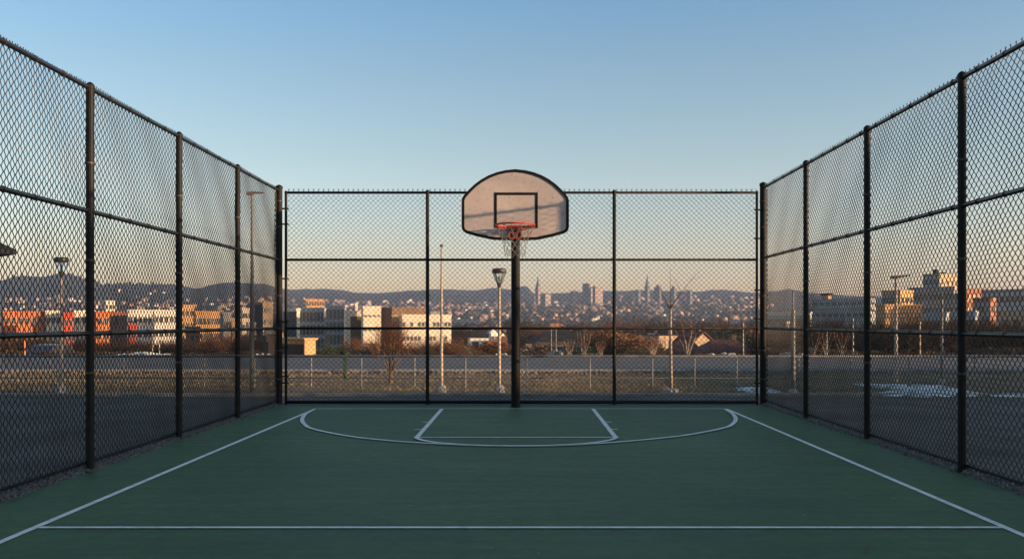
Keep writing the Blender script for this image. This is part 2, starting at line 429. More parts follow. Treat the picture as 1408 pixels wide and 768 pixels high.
def inset(P, d):
    out = []; n = len(P)
    for i in range(n):
        a, b, c = Vector(P[i-1]), Vector(P[i]), Vector(P[(i+1) % n])
        e1 = (b-a).normalized(); e2 = (c-b).normalized(); nn = Vector((-(e1.y+e2.y), e1.x+e2.x)); nn.normalize()
        k = max(.5, nn.dot(Vector((-e1.y, e1.x)))); out.append(tuple(b+nn*d/k))
    return out
hoop = thing('basketball_hoop', 'basketball hoop with fan-shaped weathered backboard on a black pole', 'basketball hoop', (BX, 0, 0))
m_black = mat('black_trim_paint', (0.004, 0.004, 0.0045), 0.6, scale=8, col2=(0.008, 0.008, 0.008), spec=.2)
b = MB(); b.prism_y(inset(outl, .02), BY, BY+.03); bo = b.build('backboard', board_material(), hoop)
b = MB(); b.ring_y(outl, inset(outl, .045), BY-.012, BY+.045); b.build('edge_trim', m_black, bo)
x0, z1 = bpt(679.5, 264.5); x1, z0 = bpt(739.5, 313.5); T = .043
sq = [(x0, z0), (x1, z0), (x1, z1), (x0, z1)]; si = [(x0+T, z0+T), (x1-T, z0+T), (x1-T, z1-T), (x0+T, z1-T)]
b = MB(); b.ring_y(sq, si, BY-.004, BY-.0005); b.build('target_square', m_black, bo)
b = MB(); b.lathe([(.11, 0), (.11, .012), (.078, .013), (.074, .06), (.074, 2.95), (.05, 2.97)], (0, 15.95, 0), 18); b.build('pole', m_black, hoop)
b = MB()
for zz in (3.05, 3.35):
    for xx in (-.12, .12): b.tube([(xx*.4, 15.93, min(zz, 2.9)-.12), (xx, BY+.05, zz+.15)], .022, 8)
b.tube([(0, 15.95, 2.93), (0, BY+.06, 3.05)], .04, 8); b.box(-.2, .2, BY+.034, BY+.06, 2.86, 3.6)
b.build('support_arm', m_black, hoop)
m_rim = mat('red_rim_paint', (0.38, 0.020, 0.012), 0.45, scale=20, col2=(0.55, 0.045, 0.022))
RZ, RC, RR = 2.965, BY-.40, .305
b = MB(); b.tube([(RR*math.cos(a), RC+RR*math.sin(a), RZ) for a in [2*math.pi*i/36 for i in range(36)]], .013, 8, closed=True)
rim = b.build('rim', m_rim, hoop, smooth=True)
b = MB()
b.tube([(RR*math.cos(a), RC+RR*math.sin(a), RZ-.055) for a in [math.pi*(.62+.0)*(-1)+i*math.pi*.24/9-math.pi*.0 for i in range(10)]], .006, 6)
for sx in (-1, 1):
    b.tube([(sx*RR*.98, RC-.02, RZ), (sx*RR*.8, RC+RR*.55, RZ-.035), (sx*.10, BY-.02, RZ-.05)], .009, 6)
    b.tube([(sx*.10, RC+RR*.93, RZ), (sx*.09, BY-.01, RZ-.16)], .011, 6)
b.build('brace', m_rim, hoop)
b = MB()
for i in range(14):
    a = 2*math.pi*i/14; b.tube([(RR*math.cos(a), RC+RR*math.sin(a), RZ-.008), (RR*1.02*math.cos(a+.07), RC+RR*1.02*math.sin(a+.07), RZ-.03), (RR*math.cos(a+.14), RC+RR*math.sin(a+.14), RZ-.008)], .005, 5)
b.build('net_hooks', m_rim, rim)
b = MB(); z9, z8 = RZ+.01, RZ-.185
b.box(-.10, .10, BY-.03, BY-.005, z8, z9)
m_brk = mat('dark_bracket_paint', (0.035, 0.012, 0.010), 0.5, scale=12, col2=(0.07, 0.02, 0.015)); br = b.build('bracket', m_brk, hoop, bevel=.004)
b = MB()
for p, q in (((-.095, z9), (-.095, z8)), ((.095, z9), (.095, z8)), ((-.1, z8), (.1, z8)), ((-.07, z9), (-.01, z8)), ((.07, z9), (.01, z8))):
    b.tube([(p[0], BY-.04, p[1]), (q[0], BY-.04, q[1])], .009, 6)
b.build('bracket_ribs', m_rim, br)
m_net = mat('frayed_grey_net_cord', (0.10, 0.09, 0.08), 0.9, scale=30, col2=(0.32, 0.29, 0.25))
b = MB(); prof = [(0, .305), (.07, .27), (.14, .235), (.21, .205), (.28, .185), (.35, .172), (.42, .165), (.47, .163)]; K = 12
rn = random.Random(2)
def npt(lv, i):
    d, r = prof[lv]; a = 2*math.pi*(i+(.5 if lv % 2 else 0))/K
    return Vector((r*math.cos(a)+rn.uniform(-.006,.006), RC+r*math.sin(a)+rn.uniform(-.006,.006), RZ-.02-d+rn.uniform(-.01,.01)))
nodes = {(lv, i): npt(lv, i) for lv in range(len(prof)) for i in range(K)}
for lv in range(len(prof)-1):
    for i in range(K):
        j = (i+1) % K if lv % 2 else (i-1) % K
        b.tube([nodes[(lv, i)], nodes[(lv+1, i)]], .0035, 4); b.tube([nodes[(lv, i)], nodes[(lv+1, j)]], .0035, 4)
for i in (0, 2, 3, 7, 10): p = nodes[(7, i)]; b.tube([p, p+Vector((rn.uniform(-.01,.01), 0, -rn.uniform(.02,.05)))], .003, 4)
b.build('net', m_net, hoop)

# ------------------------------------------------------------------ low rail fence, lamps, poles
m_galv = mat('galvanised_steel', (0.10, 0.105, 0.11), 0.55, scale=6, col2=(0.19, 0.19, 0.185), metal=0.2)
YL = 20.5
t = thing('low_rail_fence', 'low galvanised two-rail fence crossing the dry grass strip', 'fence', (0, YL, 0))
for px in (-380, -300, -220, -140, -60, 10, 68, 170, 281, 350, 428, 497, 570, 640, 724, 811, 897, 955, 1013, 1098, 1170, 1250, 1340, 1430, 1520, 1610, 1700):
    x = (px-CX)/F*YL; b = MB(); b.lathe([(.016, 0), (.016, .68), (.022, .685), (.012, .71)], (x, 0, 0), 10); b.build('post', m_galv, t)
for z, r, nm in ((.70, .024, 'top_rail'), (.23, .011, 'bottom_rail')):
    b = MB(); b.tube([(-17, -.03, z), (17, -.03, z)], r, 8); b.build(nm, m_galv, t, smooth=True)

m_pole = mat('weathered_pale_pole_paint', (0.30, 0.24, 0.19), 0.7, scale=9, col2=(0.50, 0.42, 0.34), detail=10, stretch=(1, 1, .5))
m_stone = mat('rough_pale_stone', (0.28, 0.26, 0.24), 0.9, scale=14, col2=(0.46, 0.42, 0.38), bump=0.8, bscale=20)
m_dark = mat('dark_lamp_metal', (0.03, 0.03, 0.032), 0.5, scale=8, col2=(0.06, 0.06, 0.06))
m_glass = bpy.data.materials.new('frosted_lamp_glass'); m_glass.use_nodes = True
g = m_glass.node_tree.nodes['Principled BSDF']; g.inputs['Base Color'].default_value = (.92, .88, .8, 1); g.inputs['Roughness'].default_value = .08; g.inputs['Transmission Weight'].default_value = .95; g.inputs['IOR'].default_value = 1.1
def footing(parent, w=.10, h=.19, seed=1):
    rn = random.Random(seed); b = MB()
    b.lathe([(w*1.05, -.03), (w*1.0, h*.3), (w*.95, h*.7), (w*.75, h*.95), (w*.3, h)], (0, 0, 0), 9)
    b.v = [(x*(1+rn.uniform(-.1,.1)), y*(1+rn.uniform(-.1,.1)), z+rn.uniform(-.01,.01)) for x, y, z in b.v]
    return b.build('stone_footing', m_stone, parent)
def cone_lamp(px, ytop, ybase, label):
    p = gp(px, ybase); D = p.y; s = D/F; H = EYE+(CY-ytop)*s
    t = thing('street_lamp', label, 'street lamp', (p.x, D, 0), group='street lamps with funnel heads')
    b = MB(); b.lathe([(.034, .1), (.032, .6), (.024, H-.37)], (0,0,0), 12); b.build('pole', m_pole, t, smooth=False)
    footing(t, seed=int(px))
    hw = 10.2*s
    b = MB(); b.lathe([(.03, H-.39), (.045, H-.33), (.055, H-.285)], (0,0,0), 14); hd = b.build('lamp_collar', m_dark, t)
    b = MB(); b.lathe([(.052, H-.284), (hw*.86, H-.095)], (0,0,0), 18); b.build('lamp_glass', m_glass, t, smooth=False)
    b = MB()
    for i in range(6):
        a = i*math.pi/3; b.tube([(.055*math.cos(a), .055*math.sin(a), H-.285), (hw*.9*math.cos(a), hw*.9*math.sin(a), H-.09)], .007, 5)
    b.build('lamp_frame', m_dark, t)
    b = MB(); b.lathe([(hw*.9, H-.093), (hw, H-.07), (hw*.98, H-.03), (hw*.8, H-.005), (hw*.3, H)], (0,0,0), 20); b.build('lamp_cap', m_dark, t)
    b = MB(); b.lathe([(.02, H-.27), (.022, H-.17), (.01, H-.15)], (0,0,0), 8); b.build('bulb', m_stone, t)
    return t
cone_lamp(686.5, 368.5, 542.2, 'funnel-headed street lamp standing on a stone footing just left of the hoop pole')
cone_lamp(84.5, 353.5, 542.2, 'funnel-headed street lamp behind the left fence')
# bare flagpole-like mast
p = gp(607, 542.2); t = thing('slim_pole', 'slim pale mast without a lamp on a stone footing, left of the hoop', 'pole', (p.x, p.y, 0))
b = MB(); b.lathe([(.036, .1), (.030, .9), (.018, 2.85), (.015, 2.94)], (0,0,0), 10); b.build('pole', m_pole, t)
b = MB(); b.lathe([(.02, 2.93), (.036, 2.955), (.036, 2.975), (.015, 2.99)], (0,0,0), 10); b.build('cap', m_dark, t); footing(t, seed=9)
# flat-headed tall lamp at left
p = gp(346.5, 542.5); D = p.y
t = thing('street_lamp', 'tall street lamp with a flat one-sided head inside the left back corner', 'street lamp', (p.x, D, 0))
b = MB(); b.lathe([(.05, 0), (.046, .5), (.04, 1.6), (.024, 3.9), (.02, 3.98)], (0,0,0), 12); b.build('pole', m_galv, t)
b = MB(); b.box(-.10, .02, -.06, .06, 3.96, 4.02); b.prism_y([(0, 3.985), (.23, 3.995), (.235, 4.012), (0, 4.03)], -.05, .05); b.build('lamp_head', mat('brown_lamp_housing', (.10,.06,.035), .6, scale=10, col2=(.16,.09,.05)), t, bevel=.006)
# right side poles
def plain_pole(px, ytop, ybase, r, label, m=m_galv, D=None, base=False, cat='pole'):
    p = gp(px, ybase) if D is None else Vector(((px-CX)/F*D, D, height((px-CX)/F*D, D)))
    H = EYE+(CY-ytop)/F*p.y - p.z
    t = thing('pole', label, cat, p)
    b = MB(); b.lathe([(r*1.1, -.05), (r, .3), (r*.85, H-.02), (r*.5, H)], (0,0,0), 10); b.build('shaft', m, t)
    if base: b = MB(); b.lathe([(r*2.6, 0), (r*2.4, .05), (r*1.5, .10), (r*1.1, .12)], (0,0,0), 10); b.build('base', m_stone, t)
    else: b = MB(); b.lathe([(r*1.05, H-.012), (r*1.25, H), (r*.6, H+.03)], (0,0,0), 10); b.build('cap', m_dark, t)
    return t
plain_pole(1090.5, 424, 542.2, .047, 'thick grey post on a wide base right of the far right corner', base=True)
t = plain_pole(1090.5, 400, 0, .05, 'thin grey mast rising beyond the thick post at right', D=46)
p = gp(1232, 528); D = p.y; H = EYE+(CY-381)/F*D
t = thing('street_lamp', 'street lamp with a flat sideways bar head behind the right fence', 'street lamp', (p.x, D, 0))
b = MB(); b.lathe([(.05, 0), (.045, .6), (.03, H)], (0,0,0), 10); b.build('pole', m_pole, t)
b = MB(); b.prism_y([(-.11, H-.035), (.02, H-.025), (.33, H+.035), (.33, H+.055), (-.10, H+.03)], -.05, .05); b.build('lamp_head', m_dark, t, bevel=.006)
plain_pole(1295, 405, 528, .032, 'slim grey pole behind the right fence, between lamp and nearest post', base=True)
plain_pole(1265, 440, 500, .035, 'short pale pole at the far road edge behind the right fence', m_pole, D=40.9)
plain_pole(1173, 437, 500, .035, 'pale pole with crooked top beyond the road at right', m_pole, D=44)
plain_pole(1137, 455, 500, .03, 'short thin stake beyond the road near the right corner', m_pole, D=43.5)
plain_pole(210, 447, 500, .03, 'thin pale pole beyond the road, left one of a pair', m_pole, D=44)
plain_pole(219, 462, 500, .028, 'thin shorter pale pole beyond the road, right one of a pair', m_pole, D=43)
plain_pole(34, 455, 500, .035, 'orange-painted pole beyond the road at far left', mat('orange_pole_paint', (.5,.13,.05), .6, scale=5, col2=(.6,.2,.08)), D=44)
plain_pole(1022, 442, 500, .03, 'reddish pole with lit top in front of the dark red roof', m_pole, D=46)
plain_pole(758, 447, 500, .028, 'thin pole before the dark hall roof, left one of two', m_galv, D=46)
plain_pole(764.5, 447, 500, .028, 'thin pole before the dark hall roof, right one of two', m_galv, D=46)

# ------------------------------------------------------------------ plants
m_bark = mat('grey_brown_bark', (0.07, 0.050, 0.038), 0.9, scale=6, col2=(0.15, 0.11, 0.08), stretch=(1, 1, .3))
m_palebark = mat('pale_birch_like_bark', (0.24, 0.18, 0.13), 0.9, scale=6, col2=(0.42, 0.33, 0.25), stretch=(1, 1, .3))
m_twig = mat('russet_twigs', (0.085, 0.040, 0.024), 0.95, scale=2, col2=(0.18, 0.088, 0.050), spec=.1)
m_twigd = mat('dark_brown_twigs', (0.026, 0.018, 0.014), 0.95, scale=2, col2=(0.060, 0.040, 0.028), spec=.1)
m_leafr = mat('rust_brown_leaves', (0.12, 0.055, 0.024), 0.9, scale=.4, col2=(0.24, 0.115, 0.050))
m_leafg = mat('dark_evergreen_leaves', (0.028, 0.042, 0.018), 0.8, scale=1.5, col2=(0.07, 0.085, 0.035))
m_leafb = mat('olive_brown_leaves', (0.050, 0.033, 0.020), 0.9, scale=.8, col2=(0.115, 0.070, 0.038))
m_vine = mat('green_vine_leaves', (0.02, 0.06, 0.02), 0.8, scale=10, col2=(0.045, 0.11, 0.035))

TW = 1.0
def grow(trunk, twigs, p, d, L, r, lev, rn, split=3, spread=.6, maxlev=5, up=.12):
    n = 3; pts = [p]; rs = [r]; q = p.copy(); dd = d.copy()
    for i in range(n):
        dd = (dd + Vector((rn.uniform(-1,1), rn.uniform(-1,1), rn.uniform(-.6,1)))*.12 + Vector((0,0,up*.3))).normalized()
        q = q+dd*L/n; pts.append(q.copy()); rs.append(r*(1-.38*(i+1)/n))
    (trunk if lev < 2 else twigs).tube(pts, rs if lev < 2 else [k*TW for k in rs], 6 if lev < 2 else 3, caps=False)
    if lev >= maxlev: return
    k = split if lev else split+1
    for i in range(k):
        a = rn.uniform(0, 6.28); o = dd.orthogonal(); o.rotate(Matrix.Rotation(a, 3, dd))
        nd = (dd*rn.uniform(.55, 1) + o*spread*rn.uniform(.6, 1.3) + Vector((0,0,up))).normalized()
        j = rn.choice((1, 2, 3, 3)) if lev else rn.choice((2, 3))
        grow(trunk, twigs, pts[j], nd, L*rn.uniform(.58, .86), rs[j]*.62, lev+1, rn, split, spread, maxlev, up)
def bare_tree(name, label, cat, loc, H, seed, rz=0, mt=None, mw=None, group=None, split=3, spread=.6, maxlev=5, r=None, th=.3, up=.12, minr=0):
    rn = random.Random(seed); t = thing(name, label, cat, loc, rz, group)
    a, b = MB(), MB(); grow(a, b, Vector((0,0,-.1)), Vector((0,0,1)), H*th, r or H*.022, 0, rn, split, spread, maxlev, up)
    zt = max(v[2] for v in a.v+b.v); s = H/zt
    for m_ in (a, b): m_.v = [(x*s, y*s, z*s) for x, y, z in m_.v]
    a.build('trunk', mt or m_bark, t); b.build('crown', mw or m_twig, t); return t
def leaf_shrub(name, label, cat, loc, w, h, seed, ml, mt=None, group=None, n=1800, leaf=.13, dome=True):
    rn = random.Random(seed); t = thing(name, label, cat, loc, 0, group)
    a = MB(); 
    for i in range(7):
        an = i*.9; a.tube([(0,0,-.1), (math.cos(an)*w*.12, math.sin(an)*w*.12, h*.35), (math.cos(an)*w*.3, math.sin(an)*w*.3, h*.75)], [h*.02, h*.013, h*.005], 4, caps=False)
    a.build('stems', mt or m_bark, t); b = MB()
    cl = [(rn.uniform(-.34,.34)*w, rn.uniform(-.34,.34)*w, rn.uniform(.25,.78)*h, rn.uniform(.14,.26)) for _ in range(26)]
    for i in range(n):
        c = rn.choice(cl); u = Vector((rn.gauss(0,1), rn.gauss(0,1), rn.gauss(0,1))).normalized()*rn.uniform(.65,1.05)
        p = Vector((c[0]+u.x*c[3]*w, c[1]+u.y*c[3]*w, c[2]+u.z*c[3]*h*.9))
        if p.z < 0.02: p.z = rn.uniform(0, .3)*h
        s = leaf*rn.uniform(.5, 1.3); x = Vector((rn.gauss(0,1), rn.gauss(0,1), rn.gauss(0,1))).normalized(); y = x.orthogonal().normalized()
        k = len(b.v); b.v += [tuple(p-x*s), tuple(p+y*s*.6), tuple(p+x*s), tuple(p-y*s*.6)]; b.f.append((k, k+1, k+2, k+3))
    b.build('foliage', ml, t); return t
# young staked tree, right
p = gp(922, 541); t = thing('young_tree', 'slender young tree with forked bare top and stones round its foot', 'tree', (p.x, p.y, 0)); s = p.y/F
def lp(px, py, dy=0): return ((px-922)*s, dy, EYE+(CY-py)*s)
b = MB(); b.tube([lp(923,545), lp(922.5,500), lp(922,450), lp(922,424)], [.036, .03, .027, .024], 8); b.build('trunk', m_palebark, t, smooth=True)
b = MB()
b.tube([lp(922,425), lp(917,415,.05), lp(911,403,.1), lp(909,392,.12)], [.018,.012,.006,.003], 5)
b.tube([lp(922,425), lp(927,414,-.05), lp(935,403,-.1), lp(939,399,-.12), lp(948,385,-.15), lp(960,372,-.2)], [.018,.014,.009,.006,.004,.002], 5)
b.tube([lp(922,425), lp(922,400), lp(921.5,369)], [.012,.006,.003], 5)
b.tube([lp(935,403,-.1), lp(931,392,-.1), lp(925,380,-.1)], [.006,.004,.002], 4)
b.tube([lp(939,399,-.12), lp(948,399,-.1), lp(955,405,-.1)], [.005,.003,.002], 4)
b.tube([lp(948,385,-.15), lp(965,380,-.1)], [.003,.002], 4); b.tube([lp(916,412,.05), lp(906,405,.05)], [.004,.002], 4)
b.build('branches', m_bark, t)
rn = random.Random(4)
for i in range(7):
    b = MB(); a = i*.9; x, y = .11*math.cos(a), .11*math.sin(a); b.blob((0,0,0), .075*rn.uniform(.7,1.2), .07, .055, rn, 8, 5, .15)
    tag(b.build('rock', m_stone, loc=(p.x+x, p.y+y, .05)), 'grey rock heaped round the foot of the slender young tree', 'rock', 'rocks round the young tree')
# small bare tree left of centre
p = gp(537, 528); D = p.y; s = D/F; t = thing('bare_tree', 'small leafless tree with spreading twigs on the grass left of the mast', 'tree', (p.x, D, 0))
a, b = MB(), MB(); rn = random.Random(21)
a.tube([(0,0,-.03), (0,0,.15), (.01,0,.30)], [.05,.045,.04], 7)
for dx, dz, r in ((-.42,.85,.022), (-.12,1.0,.024), (.10,1.05,.022), (.45,.8,.026), (.25,1.0,.018), (-.25,.95,.018), (.02,1.1,.02)):
    a.tube([(0,0,.22), (dx*.35, rn.uniform(-.1,.1), .22+dz*.35), (dx, rn.uniform(-.2,.2), .22+dz*.8)], [r, r*.75, r*.45], 5)
    for j in range(9):
        q = Vector((dx*rn.uniform(.4,1), rn.uniform(-.15,.15), .22+dz*rn.uniform(.35,.8))); d = Vector((dx*.6+rn.uniform(-.4,.4), rn.uniform(-.4,.4), 1)).normalized()
        grow(b, b, q, d, .32, .008, 3, rn, 3, .6, 5)
a.build('trunk', m_bark, t); b.build('crown', m_twig, t)
# green climber on a stake
p = gp(475, 536); t = thing('climbing_plant', 'thin stake wrapped in green leaves on the dry grass at left', 'plant', (p.x, p.y, 0))
b = MB(); b.tube([(0,0,-.02), (.01,0,.75)], .011, 6); b.build('stake', m_bark, t); b = MB(); rn = random.Random(3)
for i in range(240):
    z = rn.uniform(.2, .82); a = rn.uniform(0, 6.28); rr = rn.uniform(.01, .055); q = Vector((rr*math.cos(a), rr*math.sin(a), z)); x = Vector((rn.gauss(0,1), rn.gauss(0,1), rn.gauss(0,1))).normalized()*.022; y = x.orthogonal().normalized()*.013
    k = len(b.v); b.v += [tuple(q-x), tuple(q+y), tuple(q+x), tuple(q-y)]; b.f.append((k, k+1, k+2, k+3))
b.build('leaves', m_vine, t)
# grass blades
def grass():
    rn = np.random.RandomState(8); n = 46000
    x = rn.uniform(-14, 14, n); y = 18.66+rn.uniform(0, 1, n)**1.3*7.4
    d = np.sin(x*1.3+2)*np.sin(y*2.1)+np.sin(x*.4)*.5+rn.normal(0, .6, n); keep = d > -.35; x, y = x[keep], y[keep]; n = len(x)
    h = rn.uniform(.02, .065, n); a = rn.uniform(0, 6.28, n); w = .006+rn.uniform(0, .004, n); lx = rn.normal(0, .03, n); ly = rn.normal(0, .03, n)
    z = np.full(n, .018)
    V = np.stack([np.stack([x-np.cos(a)*w, y-np.sin(a)*w, z], 1), np.stack([x+np.cos(a)*w, y+np.sin(a)*w, z], 1), np.stack([x+lx, y+ly, z+h], 1)], 1).reshape(-1, 3)
    return struct(np_mesh('grass', V, np.arange(3*n).reshape(-1, 3), mat('dry_grass_blades', (.14,.10,.05), .9, scale=.7, col2=(.28,.21,.11))), 'stuff')
grass()
# pale snow patches
def snow(name_label, pts, h, seed):
    rn = random.Random(seed); P = [gp(*q) for q in pts]; b = MB(); n = len(P); c = sum(P, Vector())/n
    zb = .021
    rings = [(1.0, zb), (.93, zb+h*.6), (.7, zb+h), (.3, zb+h*1.05)]
    for k, z in rings: b.v += [(c.x+(q.x-c.x)*k, c.y+(q.y-c.y)*k, z+(rn.uniform(-.3,.3)*h if k < 1 else 0)) for q in P]
    for i in range(len(rings)-1):
        for j in range(n): j2 = (j+1) % n; b.f.append((i*n+j, i*n+j2, (i+1)*n+j2, (i+1)*n+j))
    b.f.append(tuple((len(rings)-1)*n+j for j in range(n)))
    return tag(b.build('snow_patch', m_snow, smooth=True), name_label, 'snow')
snow('pale snow patch in the grass beside the far right corner post', [(1072,545),(1040,543.5),(1014,538),(1012,534),(1035,533.5),(1060,536),(1078,541)], .03, 1)
snow('long pale snow patch on the grass behind the right fence', [(1340,546),(1270,547),(1215,545.5),(1200,543),(1235,541),(1222,536),(1180,531),(1172,528),(1215,529),(1260,530),(1298,531),(1322,537),(1360,543)], .03, 2)
snow('narrow strip of snow at the far right grass edge', [(1420,548),(1366,546.5),(1360,544.5),(1420,545)], .02, 3)

# ------------------------------------------------------------------ buildings
m_pane = mat('dark_window_glass', (0.025, 0.030, 0.038), 0.12, scale=.5, col2=(0.05, 0.055, 0.065), spec=.8)
m_roof = mat('dark_roofing_felt', (0.014, 0.016, 0.020), .9, scale=1, col2=(0.032, 0.032, 0.036), spec=.15)
m_frame = mat('grey_window_frame', (0.20, 0.19, 0.18), .6, scale=4, col2=(0.28, 0.27, 0.26))
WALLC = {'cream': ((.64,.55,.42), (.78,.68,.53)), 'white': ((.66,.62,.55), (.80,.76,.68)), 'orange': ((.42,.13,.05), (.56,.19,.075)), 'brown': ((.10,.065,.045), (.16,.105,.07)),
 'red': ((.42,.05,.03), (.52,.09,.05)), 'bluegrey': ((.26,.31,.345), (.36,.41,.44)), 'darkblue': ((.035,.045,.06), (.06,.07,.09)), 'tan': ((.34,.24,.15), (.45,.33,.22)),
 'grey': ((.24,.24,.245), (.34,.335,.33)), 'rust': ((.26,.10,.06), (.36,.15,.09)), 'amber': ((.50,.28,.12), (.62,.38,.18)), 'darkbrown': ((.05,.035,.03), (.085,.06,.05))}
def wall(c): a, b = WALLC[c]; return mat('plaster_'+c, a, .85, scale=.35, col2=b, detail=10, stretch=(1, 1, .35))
def solve(px0, xs, px1, D, r, dflt=12):
    ks = (xs-CX)/F; k1 = (px1-CX)/F; k0 = (px0-CX)/F; ax = ks*D
    w = (k1*D-ax)/(math.cos(r)-k1*math.sin(r))
    den = math.sin(r)+k0*math.cos(r)
    d = (ax-k0*D)/den if (xs-px0 > .4 and den > .05) else dflt
    return ax, w, max(3, min(d, 60))
def add_windows(t, w, H, cols, rows, ww, wh, z0, dz, mx=.0, face='front', off=0.0, skip=()):
    proto = None; step = (w-2*mx)/cols
    for i in range(cols):
        for j in range(rows):
            if (i, j) in skip: continue
            x = mx+step*(i+.5); z = z0+dz*j
            if proto is None:
                b = MB(); o_ = [(-ww/2-.09, -wh/2-.09), (ww/2+.09, -wh/2-.09), (ww/2+.09, wh/2+.09), (-ww/2-.09, wh/2+.09)]; i_ = [(-ww/2, -wh/2), (ww/2, -wh/2), (ww/2, wh/2), (-ww/2, wh/2)]
                b.ring_y(o_, i_, -.10, .02); b.box(-.03, .03, -.06, 0, -wh/2, wh/2)
                fr = b.build('window', m_frame, t); b = MB(); b.box(-ww/2, ww/2, -.03, .02, -wh/2, wh/2); pn = b.build('pane', m_pane, fr); proto = (fr, pn); a, c = fr, pn
            else:
                a = proto[0].copy(); COL.objects.link(a); a.parent = t; c = proto[1].copy(); COL.objects.link(c); c.parent = a
            if face == 'front': a.location = (x, off, z); a.rotation_euler = (0,0,0)
            else: a.location = (off, w-x, z); a.rotation_euler = (0,0,-math.pi/2)
def building(name, label, cat, px0, xs, px1, ytop, D, rdeg, col, rows=4, cols=5, side_cols=0, ww=.9, wh=1.1, dflt=12, side=None, roof='flat', group=None, parapet=.4, skip=(), base=None):
    r = rad(rdeg); ax, w, d = solve(px0, xs, px1, D, r, dflt); H1 = EYE+(CY-ytop)/F*D
    gz = min(height(ax, D), height(ax+w*math.cos(r), D+w*math.sin(r)))-1
    if base is not None: gz = base
    H = H1-gz; t = thing(name, label, cat, (ax, D, gz), r, group)
    b = MB(); b.box(0, w, 0, d, 0, H if roof == 'flat' else H*.99); wl = b.build('wall', wall(col), t)
    if side: b = MB(); b.box(-.06, .0-.003, -.0, d, 0, H-.3); b.build('shaded_side_wall', wall(side), t)  # darker side colours mostly paint in the shade of that face
    if roof == 'flat':
        b = MB(); b.ring_y([(0,0)]*1, [(0,0)]*1, 0, 0) if False else None
        b.box(-.12, w+.12, -.12, .22, H+.003, H+parapet); b.box(-.12, w+.12, d-.22, d+.12, H+.003, H+parapet); b.box(-.12, .22, .223, d-.223, H+.003, H+parapet); b.box(w-.22, w+.12, .223, d-.223, H+.003, H+parapet)
        b.build('parapet', wall(col), t)
        b = MB(); b.box(.25, w-.25, .25, d-.25, H-.1, H+.05); rf = b.build('roof', m_roof, t)
        if w > 9:
            b = MB(); b.box(w*.6, w*.6+2, d*.4, d*.4+1.6, H+.05, H+1.1); b.build('roof_vent', m_frame, rf)
    if rows and cols:
        dz = 3.0; z0 = H-1.7-dz*(rows-1)
        add_windows(t, w, H, cols, rows, min(ww, w/cols*.5), wh, z0, dz, skip=skip)
        if side_cols: add_windows(t, d, H, side_cols, rows, min(ww, d/side_cols*.6), wh, z0, dz, face='side', off=(-.065 if side else 0), skip=skip)
    t['_d'] = (w, d, H); del t['_d']
    return t, w, d, H
B = building
# --- left group
B('apartment_block', 'bright orange apartment block at the far left', 'building', -60, -58, 0, 432, 190, 30, 'amber', 4, 5)
B('apartment_block', 'orange block with a pale top edge behind the left fence', 'building', 4, 5, 61, 430, 200, 30, 'orange', 4, 6)
B('apartment_block', 'cream block between the orange block and the left street lamp', 'building', 62, 63, 84, 429, 203, 30, 'cream', 4, 3, skip=((1,1),))
B('narrow_house', 'narrow bright red house right of the left street lamp', 'building', 87.5, 88, 101, 432, 190, 30, 'red', 4, 2)
B('apartment_block', 'cream block touching the right side of the red house', 'building', 101, 101.5, 131, 429, 200, 30, 'cream', 4, 3)
B('apartment_block', 'orange-brown block with red stripes right of the nearest left post', 'building', 131, 132, 151, 430, 190, 30, 'orange', 5, 2)
B('apartment_block', 'dark brown gridded block with an orange roof edge', 'building', 150, 151, 176, 430, 205, 30, 'rust', 5, 4, ww=1.8, wh=1.9)
B('tower_block', 'pale tall block rising behind the brown gridded block', 'building', 144, 145, 158, 414.5, 300, 30, 'cream', 6, 3)
B('apartment_block', 'white block with a dark red bay at its left foot', 'building', 175, 176, 210, 428, 195, 28, 'white', 4, 5)
B('red_annex', 'dark red annex at the foot of the white block', 'building', 177, 178, 188, 448, 180, 28, 'red', 2, 1)
B('apartment_block', 'white block with orange balconies beside the second left post', 'building', 211, 212, 246, 428, 200, 28, 'white', 4, 5)
B('apartment_block', 'light orange block right behind the second left post', 'building', 247, 248, 268, 421, 230, 28, 'amber', 5, 3)
B('apartment_block', 'broad orange block full of windows left of the third left post', 'building', 268, 269, 304, 430, 190, 28, 'amber', 5, 7, side_cols=0)
B('office_block', 'small cream office block right of the third left post', 'building', 328, 333, 345, 425, 250, 28, 'cream', 3, 3)
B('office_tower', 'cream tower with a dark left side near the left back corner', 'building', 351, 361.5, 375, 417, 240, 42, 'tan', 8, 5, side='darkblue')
B('low_building', 'low cream building at the foot of the cream tower', 'building', 366, 367, 382, 452, 210, 28, 'cream', 2, 3)
B('shed', 'dark box shed with white frame beside the left back corner post', 'shed', 368, 369, 382, 470, 60, 20, 'darkbrown', 0, 0, dflt=4)
for i, (a, c, yt, cl) in enumerate(((306,318,432,'grey'), (318,330,440,'tan'), (340,352,446,'grey'), (255,275,452,'rust'), (20,52,462,'brown'), (105,122,458,'grey'))):
    B('low_building', ['grey low building right of the broad orange block', 'tan low building left of the small cream office', 'grey low building left of the cream tower foot', 'rust low building in front of the light orange block', 'brown low building before the orange block at left', 'grey low building before the cream block'][i], 'building', a, a+1, c, yt, 150+i*4, 20, cl, 2, 3)
